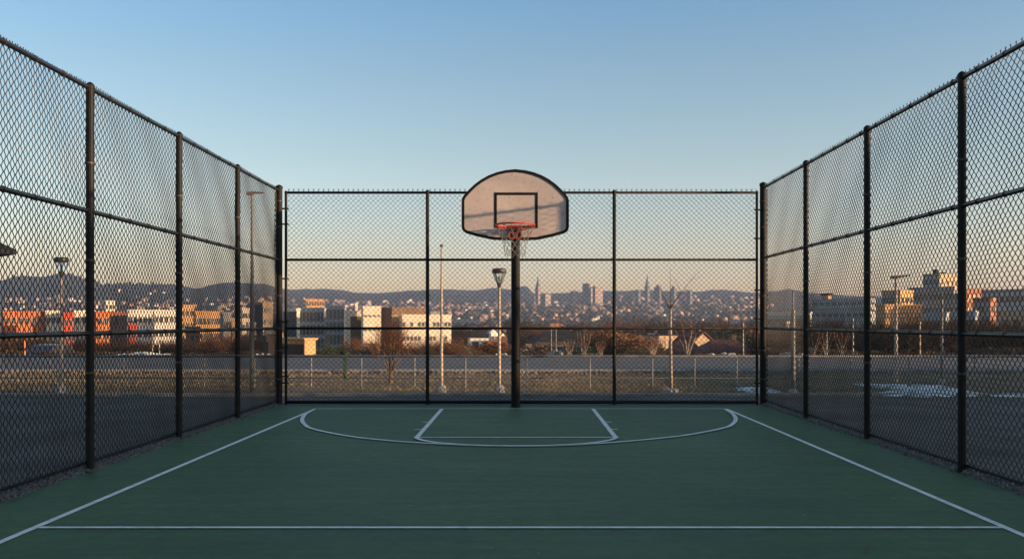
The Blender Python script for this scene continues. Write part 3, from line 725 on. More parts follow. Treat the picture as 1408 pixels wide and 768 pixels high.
# --- centre group
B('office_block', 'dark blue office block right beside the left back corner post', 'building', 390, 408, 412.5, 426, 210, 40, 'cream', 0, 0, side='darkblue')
B('tower_block', 'flat-topped orange block standing high behind the glass office', 'building', 420, 421, 446, 412, 420, 18, 'amber', 3, 7, ww=2, wh=1.6)
B('glass_office', 'blue-grey glass office left of the pale panelled office', 'building', 411, 446, 448, 425, 215, 70, 'bluegrey', 4, 1, side_cols=7, ww=2.4, wh=2.0)
B('glass_office', 'pale blue-grey panelled office between glass office and cream frame', 'building', 447, 474, 476, 422, 225, 72, 'bluegrey', 4, 1, side_cols=5, ww=1.6, wh=2.2)
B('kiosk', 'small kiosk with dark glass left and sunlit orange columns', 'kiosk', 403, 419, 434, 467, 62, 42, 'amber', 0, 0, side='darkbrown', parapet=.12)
t, w, d, H = B('office_block', 'cream portal-framed block with a brown recessed panel and chimney', 'building', 474.5, 475.5, 499, 429, 205, 16, 'cream', 0, 0)
b = MB(); b.box(w*.27, w-.05, -.06, -.004, 0, H-.9); b.build('brown_panel', wall('brown'), t)
b = MB(); b.box(w*.58, w*.74, 1, 2, H+.1, H+2.2); b.build('chimney', wall('cream'), t)
B('office_block', 'tall plain cream block in the middle of the pale office row', 'building', 498, 499.5, 524, 423, 200, 18, 'cream', 6, 4, ww=.4, wh=.25)
B('office_block', 'dark brown block between two cream blocks', 'building', 523, 524, 539, 425, 207, -35, 'brown', 0, 0)
t, w, d, H = B('office_block', 'short cream link block with dark windows right of the brown block', 'building', 538.5, 539, 553, 435, 205, 18, 'tan', 3, 4, ww=.9)
b = MB(); b.box(.2, w-.2, -.3, -.004, H-8.5, H-7.1); b.build('green_awning', mat('green_canvas', (.02,.07,.03), .8, scale=3, col2=(.03,.1,.045)), t)
B('office_block', 'long cream four-storey block full of windows right of the office row', 'building', 552, 553, 620.5, 434.5, 200, 18, 'cream', 4, 13, ww=.75, wh=.75, skip=((0,1),(2,0),(3,3),(5,2),(6,1),(7,3),(9,2),(10,1),(4,0),(8,0),(12,2),(1,3)))
# middle houses
m_rooft = {'dark': m_roof, 'red': mat('weathered_red_roof_tiles', (.16,.045,.03), .85, scale=3, col2=(.25,.08,.05)), 'darkred': mat('dark_red_roof', (.06,.018,.018), .85, scale=3, col2=(.10,.03,.028)), 'pale': mat('pale_grey_roof', (.32,.33,.35), .8, scale=2, col2=(.45,.46,.48)), 'orange': mat('orange_clay_tiles', (.30,.12,.06), .85, scale=2, col2=(.42,.18,.09))}
def house(label, px0, px1, yeave, yridge, D, rdeg, col, roof, name='house', group=None, windows=2, gable='front', dd=None, cat='house'):
    r = rad(rdeg); ax, w, d = solve(px0, px0, px1, D, r, dd or 8)
    d = dd or min(12, w*.8); He = EYE+(CY-yeave)/F*D; Hr = EYE+(CY-yridge)/F*D
    gz = min(height(ax, D)-1, He-3.2); t = thing(name, label, cat, (ax, D, gz), r, group)
    he, hr = He-gz, Hr-gz; b = MB()
    if gable == 'front':
        b.prism_y([(0,0), (w,0), (w,he), (w/2,hr-.15), (0,he)], 0, d); b.build('wall', wall(col), t)
        for sx in (0, 1):
            b = MB(); P = [(w/2, hr+.1), (w/2, hr-.12), (-.35, he-.3), (-.35, he-.08)] if sx == 0 else [(w/2, hr-.12), (w/2, hr+.1), (w+.35, he-.08), (w+.35, he-.3)]
            b.prism_y(P if sx == 0 else P, -.3, d+.3); b.build('roof', m_rooft[roof], t)
    else:
        b.box(0, w, 0, d, 0, he); b.build('wall', wall(col), t)
        b = MB(); n = 0; b.v = [(-.3,-.3,he), (w+.3,-.3,he), (w+.3,d+.3,he), (-.3,d+.3,he), (min(w*.25,d*.5), d/2, hr), (w-min(w*.25,d*.5), d/2, hr)]
        b.f = [(3,2,1,0), (0,1,5,4), (1,2,5), (2,3,4,5), (3,0,4)]; b.build('roof', m_rooft[roof], t)
    b = MB(); b.box(w*.7, w*.7+.6, d*.5, d*.5+.6, he, hr+.5); b.build('chimney', wall('brown'), t)
    if windows: add_windows(t, w, he, windows, 1, min(1.2, w/windows*.5), 1.2, he-1.4, 3)
    return t, w, d
house('house with a wide dark roof and white verge left of the white gable', 646, 676, 464, 450, 170, 10, 'white', 'dark', gable='side')
house('tall white gabled house next to the lamp pole', 675, 686, 456, 450, 160, 20, 'white', 'pale')
house('small white house just left of the hoop pole', 689, 695, 460, 455, 175, 30, 'cream', 'dark')
house('house with a broad red roof behind the lamp pole', 662, 708, 483, 468, 110, 12, 'rust', 'red', gable='side')
house('small pale-roofed house just right of the hoop pole', 714, 730, 489, 480, 90, 18, 'white', 'pale', gable='side', windows=0)
house('long hall with a dark hipped roof right of the hoop pole', 737, 842, 469, 455, 160, 8, 'darkbrown', 'dark', gable='side', windows=8, name='hall', cat='hall')
house('cream flat-fronted house in sunlight right of the young tree', 906, 940, 461, 459, 150, 30, 'tan', 'dark', gable='side', windows=3)
house('cream house front seen between bare branches', 951, 981, 470, 456, 130, 34, 'tan', 'darkred')
house('long dark red-roofed house before the right back corner', 972, 1034, 483, 467, 110, 8, 'rust', 'darkred', gable='side', windows=5)
house('dark red lean house behind the twin-stemmed tree', 925, 965, 484, 468, 118, 6, 'darkbrown', 'darkred', gable='side', windows=3)
house('small pale house at the left end of the shrubs', 862, 884, 470, 463, 180, 12, 'white', 'dark', gable='side')
house('pale grey house behind the shrub at centre right', 890, 908, 465, 458, 190, 12, 'grey', 'pale', gable='side')
# right group, mostly in shade
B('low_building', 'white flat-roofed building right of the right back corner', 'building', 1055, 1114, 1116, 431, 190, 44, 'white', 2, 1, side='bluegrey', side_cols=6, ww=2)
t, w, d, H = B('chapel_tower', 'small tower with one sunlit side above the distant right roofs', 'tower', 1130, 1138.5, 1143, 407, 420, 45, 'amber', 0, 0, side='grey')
b = MB(); b.box(-.5, w+.5, -.5, d+.5, H+.41, H+1.3); b.build('cornice', m_roof, t)
B('warehouse', 'long grey warehouse stretching between two right fence posts', 'building', 1117, 1196, 1204, 411, 400, 44, 'bluegrey', 2, 1, side='bluegrey', side_cols=9, ww=3, wh=1.2)
B('warehouse', 'low blue-grey shed in front of the long warehouse', 'building', 1112, 1190, 1196, 425, 300, 44, 'grey', 1, 1, side='bluegrey', side_cols=9, ww=3, wh=1.2)
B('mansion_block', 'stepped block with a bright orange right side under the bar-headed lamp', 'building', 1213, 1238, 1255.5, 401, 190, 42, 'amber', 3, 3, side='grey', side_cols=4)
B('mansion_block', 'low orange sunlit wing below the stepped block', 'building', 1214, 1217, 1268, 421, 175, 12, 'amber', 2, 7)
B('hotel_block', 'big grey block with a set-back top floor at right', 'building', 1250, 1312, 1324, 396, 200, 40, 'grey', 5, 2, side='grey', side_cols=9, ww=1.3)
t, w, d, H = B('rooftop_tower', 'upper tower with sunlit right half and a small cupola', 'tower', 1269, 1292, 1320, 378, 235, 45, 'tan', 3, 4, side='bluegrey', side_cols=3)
b = MB(); b.box(w*.05, w*.05+1, 1, 2, H, H+1.5); b.build('cupola', m_roof, t)
B('apartment_block', 'rust-orange topped block just right of the nearest right post', 'building', 1322, 1329, 1358, 399, 230, 20, 'rust', 4, 4)
B('apartment_block', 'blue-grey block at the right edge of the picture', 'building', 1350, 1425, 1470, 399, 190, 36, 'grey', 5, 3, side='bluegrey', side_cols=9)
B('apartment_block', 'brick-red narrow block before the blue-grey block at right', 'building', 1352, 1362, 1370, 412, 170, 45, 'rust', 4, 1, side='grey', side_cols=1)
for i, (a, c, yt, cl) in enumerate(((1060,1085,445,'grey'), (1275,1305,432,'bluegrey'), (1310,1345,430,'bluegrey'), (1375,1440,430,'tan'))):
    B('low_building', ['grey low building in front of the white flat-roofed one', 'blue-grey low building below the big grey block', 'blue-grey low building straddling the nearest right post', 'tan low building at the right edge'][i], 'building', a, c-4, c, yt, 150+4*i, 40, cl, 2, 1, side=cl, side_cols=4)

# --- downtown towers, 2.4 km away
m_tower = mat('shade_grey_tower_facade', (.10,.11,.12), .7, scale=.02, col2=(.16,.16,.17)); m_towerl = mat('sunlit_pink_tower_facade', (.26,.20,.18), .7, scale=.02, col2=(.36,.28,.25))  # facade colours carry the pink sunlit and grey shaded faces
def tower(label, px0, xs, px1, ytop, D=2400, r=40, crown=None, lit=True, name='skyscraper'):
    rr = rad(r); ax, w, d = solve(px0, xs, px1, D, rr, 20); d = max(d, 6); gz = height(ax, D)-5; H = EYE+(CY-ytop)/F*D-gz
    t = thing(name, label, 'skyscraper', (ax, D, gz), rr)
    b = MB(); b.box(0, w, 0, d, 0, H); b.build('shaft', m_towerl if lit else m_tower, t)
    b = MB(); b.box(-.4, -.05, 0, d, 0, H-1); b.build('shaded_side_wall', m_tower, t)
    b = MB()
    k = 0; z = 6
    while z < H-4: b.box(-.7, w+.3, -.3, d+.3, z, z+.9); z += 7.5
    b.build('floor_bands', m_roof, t)
    if crown == 'spire':
        b = MB(); c = (w/2, d/2); 
        b.box(c[0]-w*.38, c[0]+w*.38, c[1]-d*.38, c[1]+d*.38, H, H+7); b.box(c[0]-w*.26, c[0]+w*.26, c[1]-d*.26, c[1]+d*.26, H+7, H+14); b.lathe([(2.6, 0), (1.7, 6), (.8, 13)], (c[0], c[1], H+14), 8); b.build('spire', m_tower, t)
    if crown == 'step':
        b = MB(); b.box(w*.2, w*.7, d*.2, d*.7, H, H+6); b.build('penthouse', m_tower, t)
    return t
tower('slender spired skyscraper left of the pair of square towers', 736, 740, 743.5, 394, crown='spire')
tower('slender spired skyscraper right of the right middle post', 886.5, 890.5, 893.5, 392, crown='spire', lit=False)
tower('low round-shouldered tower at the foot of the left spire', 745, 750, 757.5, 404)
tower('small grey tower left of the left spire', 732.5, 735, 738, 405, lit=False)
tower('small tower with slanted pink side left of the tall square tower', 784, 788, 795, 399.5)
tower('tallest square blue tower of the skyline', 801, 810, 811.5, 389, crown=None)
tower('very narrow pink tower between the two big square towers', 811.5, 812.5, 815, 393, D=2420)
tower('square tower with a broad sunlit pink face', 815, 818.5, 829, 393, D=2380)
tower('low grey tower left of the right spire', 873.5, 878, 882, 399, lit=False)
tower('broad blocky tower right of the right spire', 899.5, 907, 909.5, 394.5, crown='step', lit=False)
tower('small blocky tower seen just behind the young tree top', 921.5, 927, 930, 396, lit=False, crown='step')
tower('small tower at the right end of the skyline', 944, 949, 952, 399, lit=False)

# --- houses on the far slopes
def far_house(col, roof, label, seed):
    rn = random.Random(seed); t = thing('hillside_house', label, 'house', (0, -500, 0))
    w, d, h = rn.uniform(6.5, 9.5), rn.uniform(6, 8), rn.uniform(4.5, 7)
    b = MB(); b.box(0, w, 0, d, -4, h); b.build('wall', wall(col), t)
    b = MB(); b.v = [(-.4,-.4,h), (w+.4,-.4,h), (w+.4,d+.4,h), (-.4,d+.4,h), (d*.4, d/2, h+2.4), (w-d*.4, d/2, h+2.4)]
    b.f = [(3,2,1,0), (0,1,5,4), (1,2,5), (2,3,4,5), (3,0,4)]; b.build('roof', m_rooft[roof], t); cache(t); return t
protos = [far_house('cream', 'orange', '', 1), far_house('white', 'dark', '', 2), far_house('amber', 'orange', '', 3), far_house('tan', 'pale', '', 4), far_house('rust', 'dark', '', 5)]
used = set()
ZN = [  # px range, py range, count, scale, label, group
 (0, 130, 414, 430, 30, 1.0, 'distant sunlit house on the dark slope at the far left', 'houses on the far left slope'),
 (130, 250, 418, 430, 26, 1.0, 'distant sunlit house below the hill behind the second left bay', 'houses behind the second left bay'),
 (150, 250, 402, 412, 8, .8, 'tiny lit house high on the left hill', 'houses high on the left hill'),
 (250, 385, 412, 432, 34, 1.1, 'distant house on the slope left of the back corner', 'houses left of the back corner'),
 (395, 480, 413, 426, 20, 1.0, 'distant house above the glass offices', 'houses above the glass offices'),
 (480, 620, 413, 434, 34, 1.0, 'distant house above the cream office row', 'houses above the office row'),
 (620, 704, 418, 440, 52, .95, 'distant sunlit house in the valley left of the hoop pole', 'valley houses left of the hoop pole'),
 (712, 842, 415, 444, 46, .95, 'distant house in the valley below the square towers', 'valley houses below the towers'),
 (850, 1045, 408, 445, 46, .95, 'distant house on the hazy slope at centre right', 'houses on the hazy right slope')]
for a, c, y0, y1, n, sc, lab, grp in ZN:
    for i in range(n):
        px = R.uniform(a, c); py = R.uniform(y0, y1); q = on_terrain(px, py)
        if q is None: continue
        pr = R.choices(protos, (5, 4, 4, 3, 1))[0]; ang = rad(R.choice((10, 20, 35, 45))+R.uniform(-5, 5))
        s = sc*R.uniform(.7, 1.15)*min(1.2, max(.8, q.y/2000))
        if pr.name not in used:
            used.add(pr.name); pr.location = q; pr.rotation_euler = (0,0,ang); pr.scale = (s, s, s); pr['label'] = lab; pr['group'] = grp
        else: copy_tree(pr, q, ang, s, lab, grp)

def woodland():
    rn = np.random.RandomState(77); V = []; Q = []; k = 0
    base = np.array([(-1,-1,0),(1,-1,0),(1,1,0),(-1,1,0),(-.8,-.8,.6),(.8,-.8,.6),(.8,.8,.6),(-.8,.8,.6),(-.3,-.3,1),(.3,-.3,1),(.3,.3,1),(-.3,.3,1)], float)
    fq = np.array([(0,1,5,4),(1,2,6,5),(2,3,7,6),(3,0,4,7),(4,5,9,8),(5,6,10,9),(6,7,11,10),(7,4,8,11),(8,9,10,11)])
    for i in range(9000):
        d = 430+2500*rn.uniform()**1.4; px = rn.uniform(-150, 1560); x = (px-CX)/F*d
        if math.sin(x*.013+d*.004)+math.sin(d*.02+x*.003)+rn.normal(0,.5) < -.35: continue
        h = rn.uniform(4, 10); w = rn.uniform(3, 8); a = rn.uniform(0, 6.28); ca, sa = math.cos(a), math.sin(a)
        b = base*np.array([w, w*rn.uniform(.6,1), h])*(1+rn.uniform(-.22,.22,(12,3)))
        V.append(np.stack([b[:,0]*ca-b[:,1]*sa+x, b[:,0]*sa+b[:,1]*ca+d, b[:,2]+height(x, d)-1], 1)); Q.append(fq+12*k); k += 1
    struct(np_mesh('woodland', np.concatenate(V), np.concatenate(Q), mat('far_tree_crowns', (.018,.018,.014), .95, scale=.03, col2=(.065,.042,.030), detail=8, spec=.1)), 'stuff')
woodland()
def rooftops():
    rn = np.random.RandomState(5); V = []; Q = []; k = 0
    base = np.array([(-1,-1,-.6),(1,-1,-.6),(1,1,-.6),(-1,1,-.6),(-1,-1,.6),(1,-1,.6),(1,1,.6),(-1,1,.6),(-.6,0,1.1),(.6,0,1.1)], float)
    fq = np.array([(0,1,5,4),(1,2,6,5),(2,3,7,6),(3,0,4,7),(4,5,9,8),(6,7,8,9),(5,6,9,9),(7,4,8,8)])
    for i in range(620):
        px = rn.uniform(380, 1062) if i % 9 else rn.uniform(-40, 380); py = rn.choice([419,421,424,427,430,433,436,440], p=[.14,.16,.2,.16,.12,.1,.07,.05])+rn.normal(0,1.3)+2*math.sin(px*.05)-(6 if px < 380 else 0) - (rn.uniform(0,10) if px > 850 else 0)
        q = on_terrain(px, py, 600, 3000)
        if q is None: continue
        a = rad(rn.choice([15, 35, 50])); ca, sa = math.cos(a), math.sin(a); b = base*np.array([rn.uniform(3, 7), rn.uniform(3, 4.5), rn.uniform(3, 6)])
        V.append(np.stack([b[:,0]*ca-b[:,1]*sa+q.x, b[:,0]*sa+b[:,1]*ca+q.y, b[:,2]+q.z+3.5], 1)); Q.append(fq+10*k); k += 1
    V = np.concatenate(V); me = bpy.data.meshes.new('far_rooftops'); me.from_pydata([tuple(v) for v in V], [], [tuple(dict.fromkeys(f)) for f in np.concatenate(Q).tolist()]); me.update()
    me.materials.append(mat('far_mixed_plaster', (.035,.032,.030), .9, scale=.02, col2=(.50,.33,.24), detail=12, thr=(.46, .64))); o = bpy.data.objects.new('far_rooftops', me); COL.objects.link(o); struct(o, 'stuff')
rooftops()
def town_house(col, roof, seed):
    rn = random.Random(seed); t = thing('town_house', '', 'house', (0, -500, 0)); w, d, h = rn.uniform(9, 15), rn.uniform(8, 10), rn.uniform(6, 9.5)
    b = MB(); b.box(0, w, 0, d, -4, h); b.build('wall', wall(col), t)
    b = MB(); b.v = [(-.4,-.4,h), (w+.4,-.4,h), (w+.4,d+.4,h), (-.4,d+.4,h), (d*.3, d/2, h+3), (w-d*.3, d/2, h+3)]
    b.f = [(3,2,1,0), (0,1,5,4), (1,2,5), (2,3,4,5), (3,0,4)]; rf = b.build('roof', m_rooft[roof], t)
    b = MB(); b.box(w*.6, w*.6+.8, d*.5, d*.5+.8, h+1, h+4); b.build('chimney', wall('rust'), rf)
    add_windows(t, w, h, 4, 2, .9, 1.2, h-4.6, 2.9); add_windows(t, d, h, 2, 2, .9, 1.2, h-4.6, 2.9, face='side'); cache(t); return t
tprot = [town_house(c, q, 50+i) for i, (c, q) in enumerate((('cream','red'), ('white','dark'), ('tan','orange'), ('rust','dark'), ('grey','red')))]
WT = ('cream red-roofed', 'white dark-roofed', 'tan orange-roofed', 'rust-walled dark-roofed', 'grey red-roofed')
for a, c, n, lo, hi, where in ((0, 380, 26, 230, 520, 'behind the left apartment rows'), (622, 704, 12, 260, 800, 'in the valley left of the hoop pole'), (715, 1045, 34, 260, 850, 'in the valley behind the right roofs')):
    for i in range(n):
        D = R.uniform(lo, hi); px = R.uniform(a, c); x = (px-CX)/F*D; j = R.randrange(5); pr = tprot[j]; ang = rad(R.choice((12, 28, 40))+R.uniform(-6, 6)); q = Vector((x, D, height(x, D)+(2 if where[0] == 'b' else 0)))
        lab = WT[j]+' town house '+where
        if pr.location.y < 0: pr.location = q; pr.rotation_euler = (0,0,ang); pr['label'] = lab; pr['group'] = lab+' group'
        else: copy_tree(pr, q, ang, R.uniform(.8, 1.1), lab, lab+' group')
# ------------------------------------------------------------------ mid-distance trees and shrubs
TP = {}; TW = 3.2
def tp(kind):
    if kind not in TP:
        if kind == 'russet1': t = bare_tree('bare_tree', '', 'tree', (0,-600,0), 10, 31, split=4, maxlev=5, spread=.75)
        if kind == 'russet2': t = bare_tree('bare_tree', '', 'tree', (0,-600,0), 10, 37, split=4, maxlev=5, spread=.85, th=.22)
        if kind == 'dark1': t = bare_tree('bare_tree', '', 'tree', (0,-600,0), 10, 43, split=4, maxlev=5, spread=.7, mw=m_twigd)
        if kind == 'dark2': t = bare_tree('bare_tree', '', 'tree', (0,-600,0), 10, 47, split=4, maxlev=5, spread=.9, th=.25, mw=m_twigd)
        if kind == 'ever': t = leaf_shrub('evergreen_tree', '', 'tree', (0,-600,0), 6, 6, 5, m_leafg, n=5000, leaf=.16)
        if kind == 'rust': t = leaf_shrub('rust_shrub', '', 'shrub', (0,-600,0), 6, 6, 6, m_leafr, n=14000, leaf=.13)
        if kind == 'olive': t = leaf_shrub('brown_shrub', '', 'shrub', (0,-600,0), 6, 6, 7, m_leafb, n=5000, leaf=.15)
        cache(t); TP[kind] = [t, False]
    return TP[kind]
NOM = {'russet1': 10, 'russet2': 10, 'dark1': 10, 'dark2': 10, 'ever': 6, 'rust': 6, 'olive': 6}
def plant(kind, px, ytop, D, label, group=None, wide=1.0):
    x = (px-CX)/F*D; gz = height(x, D); H = EYE+(CY-ytop)/F*D-gz; e = tp(kind); s = H/NOM[kind]
    if not e[1]: e[1] = True; o = e[0]; o.location = (x, D, gz); o['label'] = label
    else: o = copy_tree(e[0], (x, D, gz), R.uniform(0, 6.28), 1, label)
    o.rotation_euler = (0, 0, R.uniform(0, 6.28))
    o.scale = (s*wide, s*wide, s)
    if group: o['group'] = group
    elif 'group' in o: del o['group']
    return o
for i in range(26): plant(R.choice(('russet1', 'russet2')), 496+i*5.6+R.uniform(-3,3), R.uniform(456, 470), R.uniform(65, 105), 'russet leafless tree in the thicket before the cream office row', 'russet thicket before the office row', 1.1)
for i in range(7): plant('russet2', 438+i*9, R.uniform(466, 475), R.uniform(80, 110), 'low russet bare tree in front of the glass offices', 'russet trees before the glass offices', 1.2)
for i in range(8): plant('olive', 508+i*15+R.uniform(-4,4), R.uniform(472, 479), R.uniform(62, 72), 'low brown undergrowth below the russet thicket', 'undergrowth of the thicket', 1.8)
plant('ever', 462, 470, 75, 'round dark evergreen in front of the panelled office', wide=1.3)
plant('ever', 490, 481, 70, 'low dark green bush at the foot of the brown panel', wide=2.6)
plant('ever', 627, 470, 80, 'dark evergreen between the thicket and the rust-leaved shrub', wide=1.2)
plant('rust', 632, 472, 86, 'small rust-leaved shrub hugging the dark evergreen', wide=1.6)
plant('rust', 655, 465, 90, 'large rust-leaved shrub left of the lamp pole', wide=1.9)
plant('rust', 845, 452, 95, 'large dome of rust leaves behind the right middle post', wide=1.3)
plant('rust', 864, 453, 92, 'dome of rust leaves just right of the right middle post', wide=1.4)
plant('olive', 886, 474, 62, 'brown twiggy shrub right of the rust domes', wide=2.0)
plant('olive', 912, 474, 66, 'brown shrub behind the slender young tree', wide=2.4)
plant('olive', 738, 470, 80, 'dark olive shrub right of the hoop pole', wide=1.6)
plant('ever', 798, 474, 75, 'green-brown shrub amid the pale branches', wide=1.5)
plant('ever', 990, 448, 140, 'dark evergreen above the red-roofed house', wide=1.0)
plant('ever', 1010, 452, 135, 'second dark evergreen above the red roof, nearer the corner', wide=1.2)
plant('ever', 717, 434, 420, 'dark far tree beside the hoop pole', wide=1.2)
for i in range(12): plant(R.choice(('russet1', 'dark1')), 880+i*13+R.uniform(-4,4), R.uniform(424, 438), R.uniform(240, 330), 'brown bare tree in the wood behind the right roofs', 'brown wood behind the right roofs', 1.2)
for i in range(9): plant(R.choice(('dark1', 'dark2')), 962+i*11+R.uniform(-4,4), R.uniform(446, 456), R.uniform(150, 200), 'dark bare tree over the red-roofed houses', 'dark trees over the red roofs', 1.2)
for i in range(8): plant(R.choice(('russet1', 'dark1')), 625+i*11, R.uniform(436, 446), R.uniform(250, 330), 'dark bare tree in the valley left of the hoop pole', 'valley trees left of the hoop pole', 1.3)
for i in range(12): plant(R.choice(('russet1', 'dark1')), 722+i*11, R.uniform(434, 444), R.uniform(250, 360), 'dark bare tree in the valley behind the long hall', 'valley trees behind the hall', 1.3)
for i in range(6): plant('dark1', 845+i*9, R.uniform(446, 456), R.uniform(150, 210), 'dark bare tree behind the rust domes', 'trees behind the rust domes', 1.2)
for i in range(60): plant(R.choice(('dark1', 'dark2', 'dark2')), 1060+i*6.3+R.uniform(-4,4), R.uniform(428, 446)+(6 if i < 9 else 0), R.uniform(62, 125), 'dark leafless tree in the dense belt behind the right fence', 'dark tree belt at right', 1.1)
for i in range(34): plant(R.choice(('russet1', 'dark1', 'dark2', 'dark2')), -10+i*7.6+R.uniform(-4,4), R.uniform(457, 470), R.uniform(65, 105), 'low bare tree before the left apartment blocks', 'bare trees before the left blocks', 1.2)
for i in range(9): plant(R.choice(('russet1', 'russet2')), 252+i*8+R.uniform(-2,2), R.uniform(446, 462), R.uniform(75, 110), 'russet bare tree in front of the broad orange block', 'russet trees before the orange block', 1.0)
for i in range(11): plant('dark2', 318+i*6.5, R.uniform(452, 466), R.uniform(75, 100), 'dark bare tree at the foot of the cream tower', 'dark trees at the tower foot', 1.2)
for i in range(14): plant('olive', 20+i*26+R.uniform(-8,8), R.uniform(478, 484), R.uniform(48, 58), 'low brown bush along the far road edge at left', 'low bushes at the left road edge', 1.8)
for i in range(14): plant('olive', 1060+i*27+R.uniform(-8,8), R.uniform(472, 483), R.uniform(48, 58), 'low brown bush along the far road edge at right', 'low bushes at the right road edge', 1.8)
for i in range(16): plant('olive', 400+i*40+R.uniform(-8,8), R.uniform(482, 486), R.uniform(48, 56), 'low brown bush along the far road edge behind the hoop', 'low bushes at the middle road edge', 2.0)
TW = 1.2
# two pale bare shrubs
def stems(label, px, ytop, D, n, spread, seed, r=.02, m=m_palebark):
    rn = random.Random(seed); x = (px-CX)/F*D; gz = height(x, D)-.05; H = EYE+(CY-ytop)/F*D-gz
    t = thing('bare_shrub', label, 'shrub', (x, D, gz)); a, b = MB(), MB()
    for i in range(n):
        u = (i/(n-1)-.5)*2 if n > 1 else 0
        P = [Vector((0,0,0)), Vector((u*spread*.35, rn.uniform(-.1,.1), H*.4)), Vector((u*spread*.8, rn.uniform(-.2,.2), H*.75)), Vector((u*spread, rn.uniform(-.3,.3), H))]
        a.tube(P, [r, r*.8, r*.5, r*.25], 5)
        for j in range(5): grow(b, b, P[1].lerp(P[2], rn.random()), Vector((u*.5+rn.uniform(-.3,.3), rn.uniform(-.3,.3), 1)).normalized(), H*.22, r*.35, 3, rn, 2, .5, 4)
    a.build('stems', m, t); b.build('twigs', m_twig, t)
stems('fan-shaped pale bare shrub at the road edge left of the young tree', 897, 461, 43, 8, .62, 3)
stems('twin-stemmed pale tree at the road edge right of the young tree', 945, 446, 43.5, 4, .6, 5, .04)
stems('pale crooked branches before the dark hall, leftmost clump', 783, 466, 46, 4, .25, 7, .018)
stems('pale crooked branches before the dark hall, middle clump', 803, 455, 46, 5, .35, 8, .018)
stems('pale crooked branches before the dark hall, rightmost clump', 826, 468, 46, 5, .25, 9, .018)
for i, px in enumerate((1118, 1136, 1158)): stems('thin pale bare shrub behind the road, '+('nearest the corner', 'between its two likes', 'farthest from the corner')[i], px, 452, 44, 5, .5, 20+i, .02)

# snow bank, white rubble
def heap(label, px0, px1, ytop, D, m, seed, name='rubble_heap', n=26):
    rn = random.Random(seed); x0 = (px0-CX)/F*D; x1 = (px1-CX)/F*D; b = MB(); gz = height((x0+x1)/2, D); H = EYE+(CY-ytop)/F*D-gz
    for i in range(n):
        u = rn.random(); k = math.sin(math.pi*min(1, max(0, u)))**.5; b.blob((x0+(x1-x0)*u, D+rn.uniform(-.5,.5), gz+H*.55*k*rn.uniform(.1,1)), (x1-x0)*.06, .3, H*.45*k, rn, 7, 4, .25)
    return tag(b.build(name, m), label, 'heap')
heap('bluish white heap of old snow beyond the road at left', 157, 235, 483.5, 43, m_snow, 1, 'snow_bank', 40)
heap('small heap of snow at the far road edge near the left corner', 348, 372, 485, 43, m_snow, 2, 'snow_bank', 16)
heap('pale sunlit rubble heap beyond the road right of the hoop pole', 750, 784, 478, 46, m_stone, 3)
heap('small pale rubble heap before the hall end', 812, 824, 480, 46, m_stone, 4, n=10)
heap('low pale rubble heap near the lamp pole', 674, 704, 484.5, 43, m_stone, 5, n=14)
heap('long low stone heap left of the right back corner', 965, 1035, 484, 43.5, m_stone, 6, n=30)
heap('stone heap at the road edge just right of the right corner', 1066, 1112, 483, 43.5, m_stone, 7, n=22)

# parked cars
m_tyre = mat('tyre_rubber', (.02,.02,.02), .8, scale=8, col2=(.03,.03,.03)); m_headl = mat('headlight_lens', (.6,.62,.65), .15, scale=5, col2=(.75,.76,.78)); m_tail = mat('tail_lamp_red', (.4,.02,.02), .25, scale=5, col2=(.5,.03,.03))
def car(label, px, D, rz, color):
    x = (px-CX)/F*D; t = thing('parked_car', label, 'car', (x, D, height(x, D)), rad(rz), 'parked cars')
    m = mat('car_paint_'+'_'.join(str(int(c*100)) for c in color), color, .3, .08, 4, spec=.7); P = [(-2.1,.35),(2.1,.35),(2.15,.7),(2.0,.88),(1.1,.98),(-1.4,1.0),(-2.1,.92),(-2.15,.6)]
    b = MB(); b.prism_y(P, -.85, .85); b.build('body', m, t, bevel=.08)
    b = MB(); b.prism_y([(-1.5,.97),(1.1,.97),(.45,1.42),(-1.0,1.45)], -.74, .74); g_ = b.build('windows', m_pane, t, bevel=.05)
    b = MB(); b.prism_y([(-1.05,1.43),(.5,1.40),(.3,1.48),(-.9,1.50)], -.70, .70); b.build('roof', m, t, bevel=.03)
    for sx in (-1.3, 1.3):
        for sy in (-.8, .8):
            b = MB(); b.tube([(sx, sy-.1, .32), (sx, sy+.1, .32)], .32, 16); w_ = b.build('wheel', m_tyre, t); b = MB(); b.tube([(sx, sy*1.14-.01, .32), (sx, sy*1.14+.01, .32)], .19, 12); b.build('rim', m_galv, w_)
    for sy in (-.6, .6):
        b = MB(); b.box(2.10, 2.17, sy-.17, sy+.17, .62, .78); b.build('headlight', m_headl, t); b = MB(); b.box(-2.17, -2.08, sy-.15, sy+.15, .65, .82); b.build('tail_light', m_tail, t)
car('dark blue parked car behind the left fence, leftmost', 28, 62, 190, (.03,.05,.10))
car('dark grey parked car with its headlights toward the court, by the left street lamp', 66, 54, 262, (.05,.055,.06))

